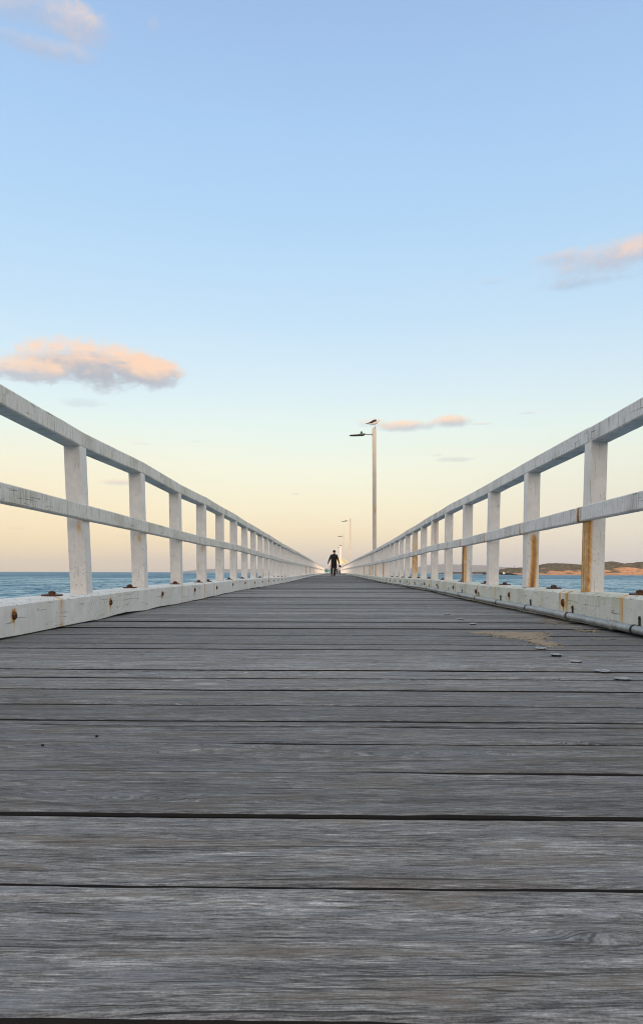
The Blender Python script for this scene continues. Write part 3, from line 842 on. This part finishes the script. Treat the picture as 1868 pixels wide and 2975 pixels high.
# ---------------------------------------------------------------- the steel pipe at the right kerb
def pipe():
    t = empty('steel_pipe', (1.37, 0, 0))
    tag(t, 'long grey galvanised pipe clipped low along the right hand kerb', 'pipe')
    X = 1.446-.027; Z = .033; r = .0205
    bm = bmesh.new(); rings = []; n = 20; ys = [-6+.3*i for i in range(int(148/.3))]
    zz = lambda y: Z+.014*smooth(3.2, 7, y)+zc(y)+.003*math.sin(y*1.7)
    xx = lambda y: X+xo(y)+.003*math.sin(y*.8)
    for y in ys: rings.append([bm.verts.new((xx(y)-1.37+r*math.cos(a), y, zz(y)+r*math.sin(a))) for a in [2*math.pi*i/n for i in range(n)]])
    for r0, r1 in zip(rings, rings[1:]):
        for i in range(n): bm.faces.new((r0[i], r1[i], r1[(i+1) % n], r0[(i+1) % n]))
    bm.faces.new(rings[0]); bm.faces.new(rings[-1][::-1])
    link('pipe', mesh(bm, 'pipe', True), M['pipe'], t)
    cb = bmesh.new(); revolve(cb, [(.0215, -.034), (.0245, -.031), (.0255, -.024), (.0235, -.020), (.0235, -.016), (.0262, -.012), (.0262, .012), (.0235, .016), (.0235, .02), (.0255, .024), (.0245, .031), (.0215, .034)], 20, 'y')
    CM = mesh(cb, 'coupling', True); CM.materials.append(M['pipe'])
    for y in [3.69, 8.35, 11.2, 14.1, 20, 26, 32, 38, 44]:
        link('coupling', CM, None, t, (xx(y)-1.37, y, zz(y)))
    # saddle clip: a band round the pipe and an upright tab with a screw on the kerb
    kb = bmesh.new()
    for yy in (-.006,):
        A = [2*math.pi*i/20 for i in range(21)]
        prev = None
        for a in A:
            ring = [kb.verts.new((rad*math.cos(a), yo, rad*math.sin(a))) for rad, yo in ((.0225, -.006), (.0245, -.006), (.0245, .006), (.0225, .006))]
            if prev:
                for i in range(4): kb.faces.new((prev[i], prev[(i+1) % 4], ring[(i+1) % 4], ring[i]))
            prev = ring
    box(kb, (.0225, 0, .040), (.004, .018, .046), .001)
    cyl(kb, (.022, 0, .052), (.017, 0, .052), .006, .005, 8)
    KM = mesh(kb, 'saddle_clip'); KM.materials.append(M['blackiron'])
    i = 0; y = 3.45-.96*4
    while y < 62:
        link('saddle_clip', KM, None, t, (xx(y)-1.37, y, zz(y)), (0, 0, 0)); y += .96 if i % 5 else .93; i += 1
pipe()

# ---------------------------------------------------------------- lamps
def lamp_proto():
    t = empty('street_lamp')
    # timber pole with a pointed top; base at z=0 (deck level)
    bm = bmesh.new(); sec = rect_section(.145, .145, .012, 6, 6); Hh = 6.0
    def rf(c):
        v = 0
        for zc_, s_ in ((2.75, .12), (2.2, .07)):
            v += .9*math.exp(-((c.z-zc_)/s_)**2-((c.x-.01)/.03)**2)*(1 if mnoise.noise(c*22) > -.05 else .2)
        v += .5*max(0, mnoise.noise(c*Vector((14, 14, 10)) if False else c*12)-.25)*smooth(3.2, 2.4, c.z)*smooth(1.6, 2.1, c.z)*2
        v += (.7 if abs(c.x) > .062 and mnoise.noise(Vector((c.x*3, 1, c.z*5))) > .22 else 0)
        return v
    n = 150
    loft(bm, sec, [(0, 0, -1.0+(Hh+.95)*q/n) for q in range(n+1)], 'z', rf, .003)
    link('pole', mesh(bm, 'pole'), M['polepaint'], t)
    bm = bmesh.new()
    a = .068; b0 = [bm.verts.new((x, y, Hh-.05)) for x, y in ((-a, -a), (a, -a), (a, a), (-a, a))]; tip = bm.verts.new((0, 0, Hh-.005))
    for i in range(4): bm.faces.new((b0[i], b0[(i+1) % 4], tip))
    bm.faces.new(b0[::-1]); link('cap', mesh(bm, 'cap'), M['lampbody'], t)
    # bracket arm
    zl = Hh-.275
    bm = bmesh.new(); cyl(bm, (-.07, 0, zl-.012), (-.37, 0, zl+.012), .017, .017, 10); box(bm, (-.075, 0, zl), (.012, .1, .12), .002)
    link('arm', mesh(bm, 'arm'), M['lampbody'], t)
    # flat head: loft of ellipses along -x
    bm = bmesh.new()
    def head(stn, n=20):
        rings = []
        for (x, w, hu, hd, z) in stn:
            rings.append([bm.verts.new((x, w*math.cos(a_), z+(hu if math.sin(a_) > 0 else hd)*math.sin(a_))) for a_ in [2*math.pi*i/n for i in range(n)]])
        for r0, r1 in zip(rings, rings[1:]):
            for i in range(n): bm.faces.new((r0[i], r0[(i+1) % n], r1[(i+1) % n], r1[i]))
        bm.faces.new(rings[0][::-1]); bm.faces.new(rings[-1]); bmesh.ops.recalc_face_normals(bm, faces=bm.faces)
    head([(-.34, .03, .02, .02, zl+.012), (-.37, .045, .036, .04, zl+.008), (-.43, .09, .048, .045, zl), (-.52, .115, .05, .04, zl-.005), (-.60, .125, .036, .030, zl-.017), (-.64, .125, .02, .026, zl-.02),
          (-.80, .12, .018, .024, zl-.027), (-.92, .11, .016, .02, zl-.033), (-.965, .07, .01, .012, zl-.035), (-.975, .02, .003, .004, zl-.035)])
    ho = link('lamp_head', mesh(bm, 'lamp_head', True), M['lampbody'], t)
    bm = bmesh.new(); head([(-.40, .05, .004, .014, zl-.042), (-.5, .09, .004, .016, zl-.044), (-.78, .105, .004, .02, zl-.050), (-.93, .08, .004, .014, zl-.052), (-.955, .03, .002, .006, zl-.05)])
    link('led_panel', mesh(bm, 'led_panel', True), M['lampdark'], ho)
    bm = bmesh.new(); revolve(bm, [(.026, 0), (.040, .006), (.042, .05), (.038, .070), (.018, .077)], 16); link('sensor', mesh(bm, 'sensor', True), M['sensor'], ho, (-.50, 0, zl+.043))
    return t
def copy_tree(o, parent=None):
    c = o.copy(); C.objects.link(c); c.parent = parent
    for ch in list(o.children): copy_tree(ch, c)
    return c
lp = lamp_proto()
LZ = [(28.4, 1088, 6.0), (76.7, 1017.5, 6.0), (108, 999, 6.0), (176, 991.5, 6.0)]
labs = ['nearest and tallest looking lamp post, gull perched on its pointed top', 'second lamp post along the right railing, standing well clear of the shelter',
        'third lamp post, just right of the bright capped pile near the pier end', 'farthest lamp post, only its small arm showing left of the capped pile']
for i, (z, px, hh) in enumerate(LZ):
    o = lp if i == 0 else copy_tree(lp)
    o.location = ((px-PX)/F*z, z, CAMH+(1663.5+(px-PX)*.003-{0: 1241.5, 1: 1506, 2: 1553, 3: 1588}[i])/F*z-6.0)
    tag(o, labs[i], 'street lamp', 'lamp posts along the right side of the pier')
lp.rotation_euler = (0, -R(.3), 0)
LAMP = lp

# ---------------------------------------------------------------- gull
def gull():
    g = empty('seagull', (lp.location.x-.003, lp.location.y, lp.location.z+5.992))
    tag(g, 'black backed white gull perched on top of the nearest lamp post', 'bird')
    bm = bmesh.new()
    st = [  # x, z, half width, half height
        (-.30, .150, .012, .006), (-.25, .150, .026, .014), (-.18, .158, .048, .034), (-.10, .178, .066, .060), (-.02, .202, .080, .083), (.05, .222, .082, .092),
        (.10, .240, .070, .086), (.13, .262, .055, .062), (.125, .285, .044, .050), (.115, .305, .044, .046)]
    n = 20; rings = []
    # centre line curls up into the neck and head
    dirs = []
    for i in range(len(st)):
        a = st[max(0, i-1)]; b = st[min(len(st)-1, i+1)]; d = Vector((b[0]-a[0], 0, b[1]-a[1])).normalized(); dirs.append(d)
    st2 = st[:8]+[(.128, .290, .043, .043), (.124, .315, .040, .040), (.118, .338, .030, .030), (.114, .352, .012, .012)]
    for i, (x, z, w, h) in enumerate(st2):
        if i < 7: d = Vector((1, 0, .12)).normalized()
        else: d = Vector((.35, 0, 1)).normalized() if i == 7 else Vector((-.1, 0, 1)).normalized()
        up = Vector((-d.z, 0, d.x))
        rings.append([bm.verts.new(Vector((x-.018, 0, z))+Vector((0, 1, 0))*w*math.cos(a)+up*h*math.sin(a)) for a in [2*math.pi*j/n for j in range(n)]])
    for r0, r1 in zip(rings, rings[1:]):
        for j in range(n): bm.faces.new((r0[j], r0[(j+1) % n], r1[(j+1) % n], r1[j]))
    bm.faces.new(rings[0][::-1]); bm.faces.new(rings[-1]); bmesh.ops.recalc_face_normals(bm, faces=bm.faces)
    body = link('body', mesh(bm, 'body', True), M['feather_w'], g)
    sm_ = body.modifiers.new('s', 'SUBSURF'); sm_.levels = 1; sm_.render_levels = 1
    for s in (-1, 1):   # folded wings reaching past the tail
        bm = bmesh.new(); pts = [(.085, .235, .062, .040), (.06, .262, .060, .052), (.0, .252, .066, .062), (-.08, .222, .060, .056), (-.16, .190, .042, .034), (-.24, .168, .024, .020), (-.32, .158, .012, .011), (-.352, .157, .004, .004)]
        rings = []
        for (x, z, yy, h) in pts:
            rings.append([bm.verts.new((x-.018, s*(yy*.86+.034*math.cos(a)*(1 if h > .02 else .4)), z+h*math.sin(a))) for a in [2*math.pi*j/12 for j in range(12)]])
        for r0, r1 in zip(rings, rings[1:]):
            for j in range(12): bm.faces.new((r0[j], r0[(j+1) % 12], r1[(j+1) % 12], r1[j]))
        bm.faces.new(rings[0][::-1]); bm.faces.new(rings[-1]); bmesh.ops.recalc_face_normals(bm, faces=bm.faces)
        link('wing', mesh(bm, 'wing', True), M['feather_b'], g)
    bm = bmesh.new(); loft(bm, rect_section(.05, .01, .002), [(-.34, 0, .145), (-.22, 0, .152)], 'x'); link('tail', mesh(bm, 'tail'), M['feather_w'], g)
    bm = bmesh.new(); cyl(bm, (.135, -.004, .318), (.165, -.006, .288), .014, .009, 8); cyl(bm, (.165, -.006, .288), (.180, -.006, .262), .009, .003, 8)
    link('beak', mesh(bm, 'beak', True), M['beak'], g)
    bm = bmesh.new()
    for s in (-1, 1):
        bmesh.ops.create_icosphere(bm, subdivisions=1, radius=.005, matrix=Matrix.Translation((.132, s*.033, .326)))
    link('eyes', mesh(bm, 'eyes'), M['black'], g)
    for s in (-1, 1):
        bm = bmesh.new(); cyl(bm, (.0, s*.022, .14), (-.006, s*.02, .07), .008, .006, 8); cyl(bm, (-.006, s*.02, .07), (.0, s*.02, .008), .005, .006, 8)
        for a in (-.4, 0, .4): cyl(bm, (0, s*.02, .008), (.045*math.cos(a), s*.02+.045*math.sin(a), .003), .005, .003, 6)
        link('leg', mesh(bm, 'leg', True), M['legpink'], g)
gull()

# ---------------------------------------------------------------- people
def figure(loc, rotz, P, mats, label, scale=1, shoes=None, hair=True, cap=None, shade=None):
    """P: joint positions; a skinned skeleton becomes one continuous body"""
    root = empty('person', loc, rotz)
    verts = []; rad = []; edges = []
    def add(p, r, parent=None):
        verts.append(Vector(p)); rad.append(r); i = len(verts)-1
        if parent is not None: edges.append((parent, i))
        return i
    pel = add(P['pelvis'], (.155, .12)); sp = add(P['waist'], (.145, .115), pel); ch = add(P['chest'], (.19, .14), sp)
    nk0 = add(P['neck0'], (.085, .08), ch); nk = add(P['neck'], (.058, .058), nk0)
    hd0 = add(Vector(P['head'])+Vector((0, 0, -.065)), (.068, .078), nk); hd = add(P['head'], (.088, .102), hd0); hd2 = add(Vector(P['head'])+Vector((0, -.005, .075)), (.066, .08), hd)
    hands = []
    for s in ('L', 'R'):
        sg = -1 if s == 'L' else 1
        sh = add(P['sh'+s], (.075, .07), ch); el = add(P['el'+s], (.070, .062), sh); wr = add(P['wr'+s], (.045, .04), el)
        w = Vector(P['wr'+s]); d = (w-Vector(P['el'+s])).normalized()
        fw = Vector((0, 1, 0)); side = d.cross(Vector((1, 0, 0))).normalized()
        pm = add(w+d*.05, (.038, .018), wr); hands.append(w+d*.07)
        for q, (o_, ln) in enumerate(((-.028, .065), (-.010, .078), (.010, .075), (.028, .058))):
            b = add(w+d*.095+side*o_, (.010, .010), pm); m_ = add(w+d*(.095+ln*.5)+side*o_*1.1+Vector((-sg*.006, 0, 0)), (.009, .009), b)
            add(w+d*(.09+ln*.9)+side*o_*1.1+Vector((-sg*.024, 0, 0)), (.008, .008), m_)
        tb = add(w+d*.045+side*-.045, (.011, .011), pm); add(w+d*.085+side*-.066, (.009, .009), tb)
        hp = add(P['hip'+s], (.105, .10), pel); kn = add(P['kn'+s], (.096, .088), hp); an = add(P['an'+s], (.072, .066), kn); add(P['toe'+s], (.04, .03), an)
    me = bpy.data.meshes.new('sk'); me.from_pydata(verts, edges, []); ob = bpy.data.objects.new('sk', me); C.objects.link(ob)
    sk = ob.modifiers.new('skin', 'SKIN'); sk.use_smooth_shade = True
    for i, r in enumerate(rad): me.skin_vertices[0].data[i].radius = r
    me.skin_vertices[0].data[pel].use_root = True
    sb = ob.modifiers.new('sub', 'SUBSURF'); sb.levels = 1; sb.render_levels = 1
    dg = bpy.context.evaluated_depsgraph_get(); dg.update()
    bme = bpy.data.meshes.new_from_object(ob.evaluated_get(dg)); bpy.data.objects.remove(ob)
    bme.name = 'body'
    skinm, topm, legm = mats
    bme.materials.clear()
    for q in (skinm, topm, legm): bme.materials.append(q)
    nz = P['neck'][2]; wz = P['pelvis'][2]+.02
    wr = [Vector(P['wrL']), Vector(P['wrR'])]
    for p in bme.polygons:
        c = p.center
        if c.z > nz-.01 or any((c-w_).length < .26 and (c-(w_+(w_-Vector(P['el'+s_])).normalized()*.11))  .length < .085 for w_, s_ in zip(wr, 'LR')): p.material_index = 0
        elif c.z > wz or abs(c.x) > .24: p.material_index = 1
        else: p.material_index = 2
        p.use_smooth = True
    body = link('body', bme, None, root)
    hp_ = Vector(P['head'])
    fd = Vector(P.get('face', (0, 1, 0))).normalized(); rt = fd.cross(Vector((0, 0, 1)))
    fb = bmesh.new()   # nose, mouth and ears
    cyl(fb, hp_+fd*.085+Vector((0, 0, .01)), hp_+fd*.108+Vector((0, 0, -.022)), .008, .013, 6); cyl(fb, hp_+fd*.088+rt*.022+Vector((0, 0, -.05)), hp_+fd*.088-rt*.022+Vector((0, 0, -.05)), .006, .006, 6)
    for s in (-1, 1): bmesh.ops.create_icosphere(fb, subdivisions=1, radius=.025, matrix=Matrix.Translation(hp_+rt*s*.078+Vector((0, 0, -.01))))
    link('face_features', mesh(fb, 'face'), skinm, root)
    eb = bmesh.new()
    for s in (-1, 1): bmesh.ops.create_icosphere(eb, subdivisions=1, radius=.011, matrix=Matrix.Translation(hp_+fd*.086+rt*s*.03+Vector((0, 0, .012))))
    link('eyes', mesh(eb, 'eyes'), M['black'], root)
    hb = bmesh.new()
    bmesh.ops.create_uvsphere(hb, u_segments=20, v_segments=12, radius=.108)
    for v in hb.verts:
        v.co = Vector((v.co.x*.92, v.co.y*1.08, v.co.z))
    cut = .015 if cap else -.035
    bmesh.ops.delete(hb, geom=[v for v in hb.verts if v.co.z < cut-(.05 if v.co.dot(fd) < -.01 else 0) and True], context='VERTS')
    for v in hb.verts: v.co += hp_+Vector((0, 0, .02))
    if cap:
        c0 = hp_+Vector((0, 0, .045))
        for dx in range(5): pass
        q = [bm_v for bm_v in ()]
        brim = []
        for zz in (0, .008):
            brim.append([hb.verts.new(c0+fd*(.09+.085*math.cos(a))+rt*.075*math.sin(a)+Vector((0, 0, zz))) for a in [(-1.57+3.14*i/8) for i in range(9)]])
        hb.faces.new(brim[0]); hb.faces.new(brim[1][::-1])
        for i in range(8): hb.faces.new((brim[0][i], brim[0][i+1], brim[1][i+1], brim[1][i]))
        link('cap', mesh(hb, 'cap', True), cap, root)
    else: link('hair', mesh(hb, 'hair', True), M['navy'], root)
    for s in 'LR':
        a, t_ = Vector(P['an'+s]), Vector(P['toe'+s]); sb_ = bmesh.new()
        d = (t_-a); d.z = 0; d = d.normalized() if d.length > 1e-4 else Vector((0, 1, 0)); sd_ = d.cross(Vector((0, 0, 1)))
        pitch = (t_.z-a.z+.05)
        rings = []
        for (f_, w_, h_) in ((-.09, .025, .05), (-.06, .042, .085), (.0, .046, .085), (.08, .048, .06), (.14, .045, .042), (.175, .025, .03)):
            zc_ = a.z-.075+pitch*max(0, f_)/.13
            rings.append([sb_.verts.new(a+d*f_+sd_*w_*math.cos(q)+Vector((0, 0, zc_-a.z+.03+h_*.5*math.sin(q)+h_*.5-.03))) for q in [2*math.pi*i/10 for i in range(10)]])
        for r0, r1 in zip(rings, rings[1:]):
            for i in range(10): sb_.faces.new((r0[i], r0[(i+1) % 10], r1[(i+1) % 10], r1[i]))
        sb_.faces.new(rings[0][::-1]); sb_.faces.new(rings[-1]); bmesh.ops.recalc_face_normals(sb_, faces=sb_.faces)
        link('shoe', mesh(sb_, 'shoe', True), (shoes or {}).get(s, M['black']), root)
    tag(root, label, 'person'); root.scale = (scale,)*3
    return root, hands

walk = dict(pelvis=(-.01, 0, .92), waist=(0, 0, 1.10), chest=(.0, .02, 1.30), neck0=(.01, .01, 1.47), neck=(.015, .02, 1.535), head=(.02, .035, 1.645), face=(.55, .9, -.05),
            shL=(-.185, .0, 1.42), elL=(-.30, -.03, 1.13), wrL=(-.385, .02, .90), shR=(.19, .0, 1.42), elR=(.275, -.05, 1.12), wrR=(.36, .02, .87),
            hipL=(-.10, .0, .84), knL=(-.125, -.02, .50), anL=(-.135, -.16, .13), toeL=(-.135, -.06, .04), hipR=(.09, .02, .84), knR=(.06, .10, .49), anR=(.035, .12, .085), toeR=(.04, .24, .035))
ZP = 48.5
man, hands = figure(((970.0-PX)/F*ZP, ZP, zc(ZP)+.004), 0, walk, (M['skin'], M['black'], M['black']), 'person in dark clothes and cap walking away along the middle of the pier', 1.0, {'L': M['red']}, cap=M['black'])
# long jacket over the body
def jacket(root, m):
    bm = bmesh.new(); n = 24; rings = []
    for z, w, d in [(.58, .20, .14), (.80, .205, .15), (.95, .20, .15), (1.12, .20, .145), (1.30, .225, .15), (1.42, .208, .125), (1.48, .110, .085), (1.50, .08, .07)]:
        rings.append([bm.verts.new((w*math.cos(a)+.004*math.sin(a*5+z*20), .01+d*math.sin(a), z)) for a in [2*math.pi*i/n for i in range(n)]])
    for r0, r1 in zip(rings, rings[1:]):
        for i in range(n): bm.faces.new((r0[i], r0[(i+1) % n], r1[(i+1) % n], r1[i]))
    link('jacket', mesh(bm, 'jacket', True), m, root)
jacket(man, M['black'])
# something dark in the walker's right hand: a pair of crumpled gloves / small bag
h = hands[1]; b = empty('hand_bag', (man.location.x+h.x+.035, man.location.y+h.y, man.location.z+h.z-.20)); tag(b, 'small crumpled black bag held in the walking person\'s right hand', 'bag')
bm = bmesh.new(); bmesh.ops.create_icosphere(bm, subdivisions=3, radius=1)
for v in bm.verts:
    q = mnoise.noise(v.co*1.9)*.35; v.co = Vector((v.co.x*.085*(1+q), v.co.y*.05*(1+q), .07+v.co.z*.072*(1+q)))
link('pouch', mesh(bm, 'pouch', True), M['black'], b)
bm = bmesh.new()
for s in (-1, 1): cyl(bm, (s*.03, 0, .12), (s*.012-.03, 0, .20), .006, .006, 6)
link('strap', mesh(bm, 'strap'), M['black'], b)

stand = dict(pelvis=(0, 0, .93), waist=(0, 0, 1.10), chest=(0, .01, 1.30), neck0=(0, .0, 1.46), neck=(0, .01, 1.53), head=(0, .03, 1.64),
             shL=(-.18, 0, 1.41), elL=(-.23, -.02, 1.14), wrL=(-.21, .16, .98), shR=(.18, 0, 1.41), elR=(.24, -.02, 1.14), wrR=(.20, .18, 1.0),
             hipL=(-.09, 0, .84), knL=(-.11, .02, .48), anL=(-.12, -.02, .085), toeL=(-.13, .10, .035), hipR=(.09, 0, .84), knR=(.11, .02, .48), anR=(.12, -.02, .085), toeR=(.14, .10, .035))
lean_ = dict(stand); lean_.update(chest=(0, .22, 1.22), waist=(0, .06, 1.08), neck0=(0, .34, 1.34), neck=(0, .40, 1.39), head=(0, .48, 1.46), shL=(-.18, .28, 1.30), elL=(-.24, .36, 1.04), wrL=(-.20, .50, .88), shR=(.18, .28, 1.30), elR=(.24, .36, 1.04), wrR=(.18, .52, .90))
def at(px, z): return ((px-PX)/F*z, z, zc(z)+.004)
figure(at(978, 139), R(60), stand, (M['skin'], M['pink'], M['navy']), 'distant person in pink top and dark trousers standing under the shelter edge', .98)
figure(at(984.5, 137), R(-70), stand, (M['skin'], M['white'], M['grey']), 'distant person in white and pale grey standing by the right railing end', .97, {'L': M['white'], 'R': M['white']})
figure(at(953, 137.5), R(-85), lean_, (M['skin'], M['grey'], M['paleblue']), 'distant person in light grey leaning over the teal trolley at the pier end', .97)

# ---------------------------------------------------------------- pier end
def shelter():
    z = 146; cx = (986-PX)/F*z
    t = empty('shelter', (cx, z, .07)); tag(t, 'cream yellow gabled shelter at the far end of the pier', 'shelter')
    hw = 1.95; ze = 2.05; za = 3.35
    bm = bmesh.new(); loft(bm, [(-hw+.15, 0), (hw-.15, 0), (0, za-ze-.06)], [(0, 0, ze), (0, .12, ze)]); link('gable', mesh(bm, 'gable'), M['yellow'], t)
    bm = bmesh.new()
    for s in (-1, 1): loft(bm, [(0, za-ze), (s*hw, 0), (s*hw, .12), (0, za-ze+.13)], [(0, -.35, ze), (0, 5, ze)])
    link('roof', mesh(bm, 'roof'), M['roofm'], t)
    bm = bmesh.new()
    for s in (-1, 1): loft(bm, [(0, za-ze-.10), (s*hw, -.10), (s*hw, -.02), (0, za-ze-.02)], [(0, -.40, ze), (0, -.34, ze)])
    link('fascia', mesh(bm, 'fascia'), M['white'], t)
    for x in (-1.7, .3, 1.7):
        for y in (.06, 4.7):
            bm = bmesh.new(); box(bm, (x, y, ze/2), (.14, .14, ze), .01); link('post', mesh(bm, 'post'), M['post'], t)
shelter()
def capped_pile():
    z = 141.5; t = empty('capped_pile', ((989-PX)/F*z, z, SEA)); tag(t, 'tall bright square pile with dark cap standing right of the walking person', 'pile')
    top = CAMH+(1663.5-1584)/F*z-SEA
    bm = bmesh.new(); loft(bm, rect_section(.30, .30, .02, 2, 2), [(0, 0, -1), (0, 0, top*.5), (0, 0, top-.08)], 'z', None, 0); link('shaft', mesh(bm, 'shaft'), M['post'], t)
    bm = bmesh.new(); revolve(bm, [(.24, top-.1), (.26, top-.06), (.2, top), (.05, top+.04)], 12); link('cap', mesh(bm, 'cap'), M['lampbody'], t)
capped_pile()
def trolley():
    z = 136; t = empty('trolley', at(949, z)); tag(t, 'teal canvas trolley with pale wheels beside the left railing at the pier end', 'trolley')
    bm = bmesh.new(); loft(bm, rect_section(.5, .36, .05), [(-.42, 0, .50), (.42, 0, .50)], 'x'); link('basket', mesh(bm, 'basket'), M['teal'], t)
    for x in (-.28, .24):
        for y in (-.3, .3):
            bm = bmesh.new(); revolve(bm, [(.05, -.03), (.15, -.03), (.18, -.02), (.18, .02), (.15, .03), (.05, .03)], 18, 'y'); link('wheel', mesh(bm, 'wheel', True), M['paleblue'], t, (x, y, .18))
    bm = bmesh.new(); cyl(bm, (.42, -.2, .6), (.66, -.2, 1.12), .02, .02, 8); cyl(bm, (.42, .2, .6), (.66, .2, 1.12), .02, .02, 8); cyl(bm, (.66, -.22, 1.12), (.66, .22, 1.12), .03, .03, 8)
    link('handle', mesh(bm, 'handle'), M['black'], t)
    bm = bmesh.new(); box(bm, (-.05, 0, .73), (.95, .55, .06), .015); link('lid', mesh(bm, 'lid'), M['navy'], t)
trolley()
def screen(px, z, w, h, name, mat, lab, cat):
    t = empty(name, at(px, z)); tag(t, lab, cat)
    bm = bmesh.new(); box(bm, (0, 0, h/2+.06), (w, .05, h), .006); link('panel', mesh(bm, 'panel'), mat, t)
    for s in (-1, 1):
        bm = bmesh.new(); box(bm, (s*(w/2+.035), 0, h/2+.06), (.06, .07, h+.12), .005); link('post', mesh(bm, 'post'), M['white'], t)
    bm = bmesh.new(); box(bm, (0, -.032, h*.55), (w, .012, .05), .002); link('rail', mesh(bm, 'rail'), M['navy'], t)
screen(961, 143, 1.0, 1.15, 'windbreak_panel', M['paleblue'], 'pale blue panel behind the teal trolley at the pier end', 'panel')
screen(981, 143, .62, .95, 'windbreak_panel', M['paleblue'], 'narrow pale blue panel right of the walking person at the pier end', 'panel')
t = empty('tackle_box', at(986.8, 135.5)); tag(t, 'dark upright box standing against the right railing at the pier end', 'box')
bm = bmesh.new(); box(bm, (0, 0, .28), (.24, .3, .56), .02); link('case', mesh(bm, 'case'), M['navy'], t)
bm = bmesh.new(); box(bm, (0, 0, .59), (.26, .32, .05), .01); link('lid', mesh(bm, 'lid'), M['black'], t)

# ---------------------------------------------------------------- haze
bm = bmesh.new(); box(bm, (0, 13000-900, (420+SEA-1)/2), (56000, 28500, 420-(SEA-1)))
m, k = new_mat('sea_haze'); v = k.n('ShaderNodeVolumePrincipled'); o = k.n('ShaderNodeOutputMaterial')
v.inputs['Color'].default_value = (.90, .93, 1., 1); v.inputs['Density'].default_value = .000035
k.L(v.outputs[0], o.inputs['Volume'])
hz = link('haze', mesh(bm, 'haze'), m); hz['kind'] = 'stuff'; hz['label'] = 'thin sea haze over the water and distant land'; hz['category'] = 'haze'

# ---------------------------------------------------------------- render settings
vs = S.view_settings; vs.view_transform = 'Standard'; vs.look = 'None'; vs.exposure = 0; vs.gamma = 1
S.cycles.max_bounces = 6; S.cycles.diffuse_bounces = 3; S.cycles.glossy_bounces = 3; S.cycles.transparent_max_bounces = 6
S.cycles.filter_width = 1.0; S.cycles.use_denoising = True; S.cycles.denoiser = 'OPENIMAGEDENOISE'; S.cycles.denoising_prefilter = 'ACCURATE'; S.cycles.denoising_input_passes = 'RGB_ALBEDO_NORMAL'
